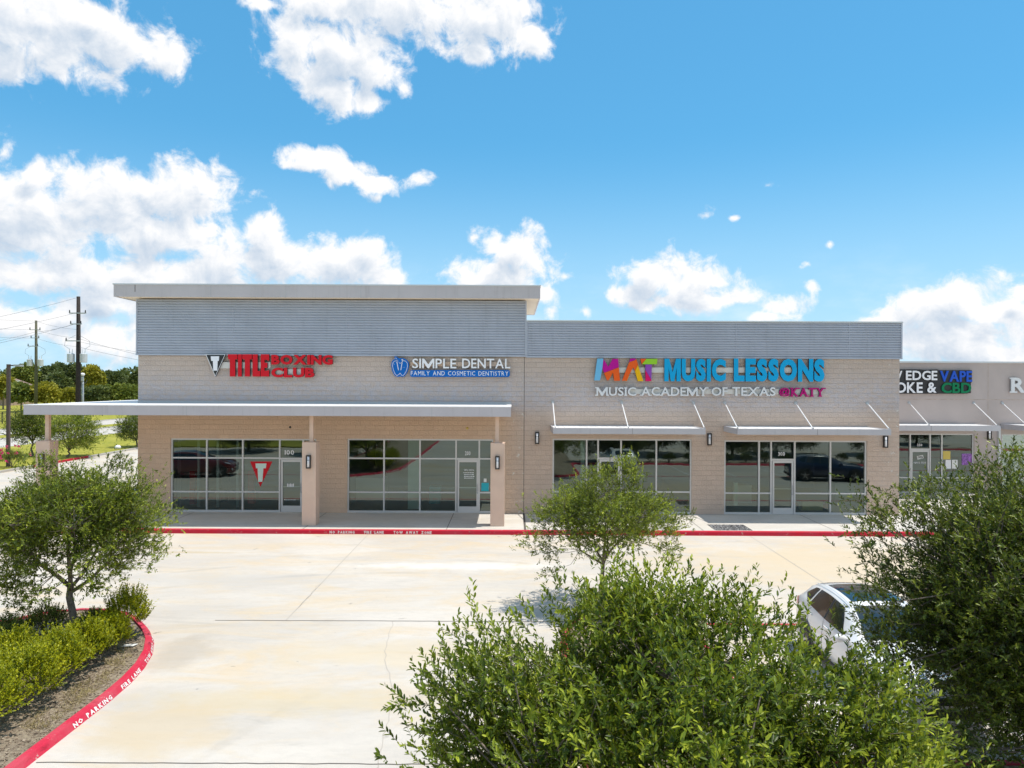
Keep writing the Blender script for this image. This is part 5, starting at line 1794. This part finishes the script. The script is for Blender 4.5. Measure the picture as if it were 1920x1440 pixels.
    patch('rear_window', [(1.60, 9.1), (1.95, 9.1), (1.97, 11), (1.62, 11)], M['car_glass'], 0.008, 8, 5)
    for sx in (1, -1):
        patch('headlight', [(-2.06, 4.6), (-1.70, 4.75), (-1.62, 5.5), (-1.98, 5.8)], M['lamp_glass'], 0.010, 6, 4, sides=(sx,))
        patch('tail_light', [(1.86, 4.5), (2.12, 4.4), (2.13, 5.4), (1.92, 5.2)], M['tail'], 0.010, 6, 4, sides=(sx,))
        patch('sill_trim', [(-1.1, 1.6), (1.1, 1.6), (1.1, 2.15), (-1.1, 2.15)], M['plastic'], 0.012, 12, 3, sides=(sx,))
        f_ = S_(-2.02, 3.1, 0.012, sx)
        MB().ball((f_.x * 0.90, f_.y - 0.04, 0.46), (0.085, 0.05, 0.075), 10).build('fog_lamp', M['lamp_glass'], root, smooth=True)
        # mirror
        mb = MB().ball((sx * 1.02, -0.62, 1.04), (0.12, 0.075, 0.075), 10)
        mb.tube([(sx * 0.87, -0.55, 1.0), (sx * 0.98, -0.6, 1.02)], 0.03, 6)
        mb.build('mirror', paint, root, smooth=True)
        for y in (-0.02 + 0.32, 1.12):
            h_ = S_(y, 4.65, 0.02, sx)
            MB().box(h_.x - 0.012, h_.x + 0.012, y - 0.10, y + 0.10, h_.z - 0.015, h_.z + 0.015).build('door_handle', paint, root)
        for yw in (-1.38, 1.32):
            mb = MB()
            # dark wheel opening ring
            for k in range(14):
                t0, t1 = math.pi * (-0.08 + 1.16 * k / 14), math.pi * (-0.08 + 1.16 * (k + 1) / 14)
                xo = sx * 0.913
                mb.face([(xo, yw + math.cos(t0) * 0.35, 0.34 + math.sin(t0) * 0.35), (xo, yw + math.cos(t0) * 0.415, 0.34 + math.sin(t0) * 0.415),
                         (xo, yw + math.cos(t1) * 0.415, 0.34 + math.sin(t1) * 0.415), (xo, yw + math.cos(t1) * 0.35, 0.34 + math.sin(t1) * 0.35)])
            mb.build('wheel_arch', M['plastic'], root)
            w = MB().tube([(sx * 0.70, yw, 0.34), (sx * 0.72, yw, 0.34), (sx * 0.90, yw, 0.34), (sx * 0.918, yw, 0.34)], [0.30, 0.335, 0.335, 0.30], 24).build('wheel', M['tyre'], root, smooth=False)
            mb = MB().tube([(sx * 0.90, yw, 0.34), (sx * 0.921, yw, 0.34)], [0.24, 0.235], 20)
            r_ = mb.build('rim', M['dark'], w)
            mb = MB()
            for k in range(5):
                t = 2 * math.pi * k / 5 + 0.3
                mb.tube([(sx * 0.926, yw, 0.34), (sx * 0.926, yw + 0.23 * math.cos(t), 0.34 + 0.23 * math.sin(t))], [0.035, 0.022], 4)
            mb.build('spoke', M['rim'], w)
    # front face
    MB().box(-0.42, 0.42, -2.205, -2.16, 0.34, 0.50).build('lower_grille', M['plastic'], root)
    MB().box(-0.34, 0.34, -2.20, -2.12, 0.56, 0.67).build('grille', M['plastic'], root)
    MB().box(-0.26, 0.26, 2.17, 2.195, 0.62, 0.74).build('number_plate', M['paper'], root)
    MB().box(-0.70, 0.70, 2.12, 2.20, 0.30, 0.42).build('rear_skirt', M['plastic'], root)
    return root


car = make_car('parked_car', 'white compact crossover car parked nose-in under the dark oak', M['car_white'])
CARX, CARY = 6.90, -16.35
car.location = (CARX, CARY, 0)
car.rotation_euler = (0, 0, R(-2.0))


def repaint(root, m):
    for ch in root.children:
        if ch.name.startswith(('body', 'mirror', 'door_handle')):
            ch.data = ch.data.copy()
            ch.data.materials[0] = m


for x, y, rz, m, lab in ((18.4, -11.9, 100, 'car_blue', 'dark blue car mirrored in the shop 300 glass'), (-18.6, -12.4, 80, 'car_red', 'dark red car mirrored in the shop 100 glass')):
    c = copy_tree(car)
    c.location = (x, y, 0)
    c.rotation_euler = (0, 0, R(rz))
    c['label'] = lab
    repaint(c, M[m])

# ================================================================== BACKGROUND
# pole and its transformers
def utility_pole(label, base, h, r, mat_, arm_dirs, trans_z, trans_dx, seed):
    root = thing('utility_pole', label, 'utility pole', base)
    b = Vector(base)
    MB().tube([b, b + Vector((0.03 * h / 12, 0, h * 0.5)), b + Vector((0, 0, h))], [r * 1.15, r, r * 0.75], 8).build('pole', mat_, root, smooth=True)
    for (z, x0, x1, th) in arm_dirs:
        mb = MB().box(b.x + x0, b.x + x1, b.y - r - 0.10, b.y - r * 0.7, b.z + z - th / 2, b.z + z + th / 2)
        a = mb.build('crossarm', M['galv'], root)
        for x in (x0 + 0.05, x1 - 0.05):
            mb = MB().tube([(b.x + x, b.y - r - .05, b.z + z + th / 2), (b.x + x, b.y - r - .05, b.z + z + 0.42)], [0.09, 0.05], 6)
            mb.build('insulator', M['dark'], a)
    for sx in (-1, 1):
        cx_ = b.x + sx * trans_dx
        z = b.z + trans_z
        mb = MB().tube([(cx_, b.y - 0.2, z - 0.62), (cx_, b.y - 0.2, z - 0.55), (cx_, b.y - 0.2, z + 0.5), (cx_, b.y - 0.2, z + 0.58)], [0.42, 0.46, 0.46, 0.3], 12)
        t = mb.build('transformer', M['can'], root, smooth=False)
        for k in (-0.16, 0.16):
            MB().tube([(cx_ + k, b.y - 0.2, z + 0.55), (cx_ + k * 1.3, b.y - 0.2, z + 1.15)], [0.07, 0.035], 6).build('bushing', M['lens'], t)
        mb = MB()
        mb.tube([(cx_ + 0.16 * sx, b.y - .2, z + 1.15), (cx_ + 0.85 * sx, b.y - .2, z + 1.6), (cx_ + 0.75 * sx, b.y - .2, z + 2.3), (b.x + 0.25 * sx, b.y - .2, z + 3.0)], 0.018, 4)
        mb.build('jumper_wire', M['wire'], root)
    return root


P1 = at(146, 797, 65.5)
P1.z = 0.1
h1 = at(145, 556, 65.5).z - 0.1
utility_pole('tall dark creosoted utility pole with two transformers, nearest the canopy', tuple(P1), h1, 0.30, M['pole_dark'], [(h1 - 2.25, -1.0, 1.2, 0.13), (h1 - 3.7, -0.85, 0.6, 0.12), (h1 - 5.95, -1.45, 0.4, 0.12)], h1 - 8.2, 0.85, 1)
P2 = at(67, 770, 92)
P2.z = 0.1
h2 = at(67.5, 601, 92).z - 0.1
utility_pole('thinner greenish utility pole with two transformers beside the lamp post', tuple(P2), h2, 0.24, M['pole_green'], [(h2 - 1.6, -0.9, 0.9, 0.10), (h2 - 3.0, -0.7, 0.7, 0.10), (h2 - 4.4, -1.2, 0.5, 0.12)], h2 - 7.2, 0.9, 2)


def wire(label, pts, r=0.018):
    P3 = [Vector(p) for p in pts]
    fine = []
    for a, b in zip(P3[:-1], P3[1:]):
        for k in range(14):
            t = k / 14
            q = a.lerp(b, t)
            q.z -= 4 * t * (1 - t) * 0.006 * (b - a).length
            fine.append(q)
    fine.append(P3[-1])
    o = MB().tube(fine, r, 4).build('power_line', M['wire'])
    tag(o, label, 'power line', 'power lines strung between the poles')


wl = 'thin power line strung between the utility poles'
for y1, y0, dx in ((558, 596, 0), (586, 618, -1.0), (606, 646, -.5)):
    wire(wl, [at(145, y1, 65.5), at(-80, y0 + 14, 40)])
for y2, ye, yl in ((618, 664, 616), (634, 672, 632)):
    wire(wl, [at(67.5, y2 - 0, 92), at(145, y2 + 16, 65.8), at(290, ye + 8, 55)])
    wire(wl, [at(67.5, y2, 92), at(-60, yl - 2, 90)])
wire(wl, [at(67.5, 602, 92), at(145, 618, 65.8)])
wire(wl, [at(67.5, 602, 92), at(-60, 596, 92)])
wire(wl, [at(145, 640, 65.8), at(290, 664, 55)])
wire(wl, [at(145, 606, 65.8), at(67.5, 622, 92), at(-60, 650, 110)])

# camera mast
P3_ = at(155, 795, 67)
P3_.z = 0.1
hm = at(155, 702, 67).z - 0.1
cm = thing('camera_mast', 'slim grey mast with a white domed camera head by the dark pole', 'camera mast', tuple(P3_))
MB().tube([P3_, P3_ + Vector((0, 0, hm))], [0.17, 0.12], 8).build('mast', M['galv'], cm, smooth=True)
c_ = P3_ + Vector((0, -0.1, hm))
MB().ball(c_, (0.32, 0.32, 0.22), 10).build('camera_dome', M['white'], cm, smooth=True)
MB().box(c_.x - 0.2, c_.x + 0.15, c_.y - 0.2, c_.y + 0.1, c_.z - 0.9, c_.z - 0.3).build('control_box', M['galv'], cm)
mb = MB()
mb.tube([(c_.x + 0.62 * math.cos(t) * (1 if t < 6 else 1), c_.y, c_.z - 0.75 + 0.55 * math.sin(t)) for t in np.linspace(-2.8, 0.0, 10)], 0.03, 5)
mb.build('cable_loop', M['wire'], cm)
# brown lamp post
LP = at(15.5, 850, 16)
LP.z = 0.1
hl = at(15.5, 683, 16).z - 0.1
lp = thing('street_lamp', 'square brown parking-lot lamp post with one short arm', 'street lamp', tuple(LP))
MB().box(LP.x - 0.085, LP.x + 0.085, LP.y - .085, LP.y + .085, 0.1, 0.1 + hl).build('post', M['lamp_brown'], lp)
MB().box(LP.x + .086, LP.x + 0.42, LP.y - .05, LP.y + .05, hl - 0.02, hl + 0.06).build('arm', M['lamp_brown'], lp)
MB().box(LP.x + .421, LP.x + 0.85, LP.y - .18, LP.y + .18, hl - 0.04, hl + 0.08).build('lamp_head', M['galv'], lp)

# far trees: pixel centre, pixel half-size, depth plane Y
D1 = 'dark round-headed tree far behind the power poles'
L = [(45, 704, 25, 26, 150, 'bg_green', 'round tree standing alone by the brown house roof'), (95, 712, 26, 26, 160, 'bg_dark', 'dark tree at the near end of the dense clump'),
     (118, 702, 24, 22, 170, 'bg_dark', 'tallest dark tree of the clump behind the dark pole'), (140, 708, 24, 28, 168, 'bg_dark', 'dark tree right behind the dark pole'), (106, 728, 30, 28, 135, 'bg_dark', 'broad dark tree low in front of the clump'),
     (175, 708, 20, 26, 140, 'bg_yellow', 'yellowing tree next to the camera mast'), (213, 716, 22, 20, 165, 'bg_dark', 'dark tree with domed head beyond the camera mast'), (238, 726, 20, 20, 175, 'bg_dark', 'low dark tree against the block wall corner'),
     (258, 712, 16, 18, 150, 'bg_dark', 'dark tree just showing past the block wall corner'), (6, 730, 22, 26, 110, 'bg_yellow', 'bright yellow-green tree beside the lamp post'), (40, 738, 26, 24, 100, 'bg_green', 'mid-green tree behind the greenish pole'),
     (84, 738, 24, 24, 102, 'bg_yellow', 'yellow-green tree beside the greenish pole'), (132, 742, 20, 16, 120, 'bg_yellow', 'small yellow-green tree at the foot of the dark pole'), (178, 742, 26, 20, 108, 'bg_dark', 'dark bushy tree behind the camera mast'),
     (205, 738, 14, 16, 125, 'bg_green', 'small green tree in the gap beyond the canopy'), (236, 738, 30, 18, 112, 'bg_green', 'spreading green tree behind the canopy roof'), (-25, 720, 24, 30, 130, 'bg_dark', 'dark tree at the very edge behind the house'),
     (72, 722, 20, 20, 165, 'bg_dark', 'dark tree behind the greenish pole transformers'), (190, 722, 22, 18, 180, 'bg_dark', 'dark tree behind the yellowing one')]
for i, (x, y, rx, ry, Y, m, lab) in enumerate(L):
    c = at(x, y, Y)
    d = (Y - CY) / F
    far_tree(lab, (c.x, Y, 0.1), tuple(c), (rx * d, rx * d, ry * d), 200 + i, M[m], 2300, 0.075 * rx * d + 0.34)
# a loose belt of trees further out along the horizon
rr = random.Random(6)
for k in range(26):
    x = -320 + k * 26 + rr.random() * 10
    Y = 300 + rr.random() * 60
    far_tree('dark tree in the distant belt beyond the houses', (x, Y, 0), (x, Y, 5.5), (13, 9, 6.2 + rr.random() * 2), 300 + k, M['bg_dark'], 420, 2.2, 'distant tree belt on the horizon')
# oaks on the lawn by the driveway
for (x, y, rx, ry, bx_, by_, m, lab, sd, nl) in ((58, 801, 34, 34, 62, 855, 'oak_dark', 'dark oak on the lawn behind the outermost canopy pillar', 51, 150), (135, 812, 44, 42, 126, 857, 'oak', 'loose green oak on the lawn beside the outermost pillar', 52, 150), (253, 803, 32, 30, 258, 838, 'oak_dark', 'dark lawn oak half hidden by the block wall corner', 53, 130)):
    b_ = onz(bx_, by_, 0.11)
    c = at(x, y, b_.y)
    d = (b_.y - CY) / F
    oak('oak_tree', lab, tuple(b_), tuple(c), (rx * d, rx * d, ry * d), sd, nl, 13, 7, 0.12, M[m], sp_len=0.42, trunk_r=0.07, cl_r=0.3, twigs=False, cut=-0.8)
# house behind the lamp post
hc = at(8, 722, 135)
hz = at(10, 703.5, 135).z
he = at(10, 727, 135).z
hs = thing('house', 'brown-roofed house with a white chimney half hidden by trees', 'house', (hc.x, 135, 0.1))
hw_ = 6.0
MB().box(hc.x - 8, hc.x + 3.0, 132, 142, 0.1, he).build('wall', M['brick'], hs)
mb = MB()
A_, B_, C_, D_ = (hc.x - 8.6, 131.4, he), (hc.x + 3.6, 131.4, he), (hc.x + 3.6, 142.6, he), (hc.x - 8.6, 142.6, he)
r1, r2 = (hc.x - 4.0, 137, hz), (hc.x - 0.8, 137, hz)
for f_ in ((A_, B_, r2, r1), (B_, C_, r2), (C_, D_, r1, r2), (D_, A_, r1)):
    mb.face(f_)
rf_ = mb.build('roof', M['roof_tile'], hs)
p_ = at(32.5, 718, 131)
MB().box(p_.x - 0.35, p_.x + 0.35, 131.0, 131.3, he - 1.5, p_.z + 0.6).build('chimney', M['white_paint'], hs)
# field fence: thin dark rails
fz = [at(x, 783, 95) for x in (0, 260)]
FX = -66.0
fe = thing('field_fence', 'thin dark metal fence along the grass field', 'fence', (FX, 90, 0.1))
for k in range(60):
    y = 30 + k * 2.5
    MB().box(FX - 0.05, FX + 0.05, y - 0.05, y + 0.05, 0.1, 1.6).build('post', M['dark'], fe)
MB().box(FX - 0.02, FX + 0.02, 28, 180, 1.45, 1.52).box(FX - 0.02, FX + 0.02, 28, 180, 0.35, 0.42).build('rail', M['dark'], fe)
mb = MB()
for k in range(700):
    y = 30 + k * 0.214
    mb.box(FX - 0.012, FX + 0.012, y - 0.012, y + 0.012, 0.421, 1.449)
mb.build('picket', M['dark'], fe)
# small white cap on the lawn
p_ = onz(221, 842, 0.11)
o = MB().ball((p_.x, p_.y, 0.25), (0.24, 0.24, 0.2), 10).build('vent_cap', M['white'], None, smooth=True)
tag(o, 'small white round cap standing in the lawn near the driveway kerb', 'vent cap')
# trees behind the viewer, seen only as reflections in the glass
src = [o for o in bpy.data.objects if o.name.startswith('oak_tree') and o.parent is None][3]
for i, (x, y) in enumerate(((-21, -27), (-14, -25.5), (11.5, -26.5), (17, -25), (22.5, -27), (30, -26), (38, -25))):
    c = copy_tree(src)
    c.location = (x, y, 0)
    c.rotation_euler = (0, 0, i * 1.3)
    c.scale = (1.15, 1.15, 1.1 + 0.06 * (i % 3))
    c['label'] = 'dark oak in the row across the parking lot, mirrored in the glass'
    c['group'] = 'oaks mirrored in the shop windows'
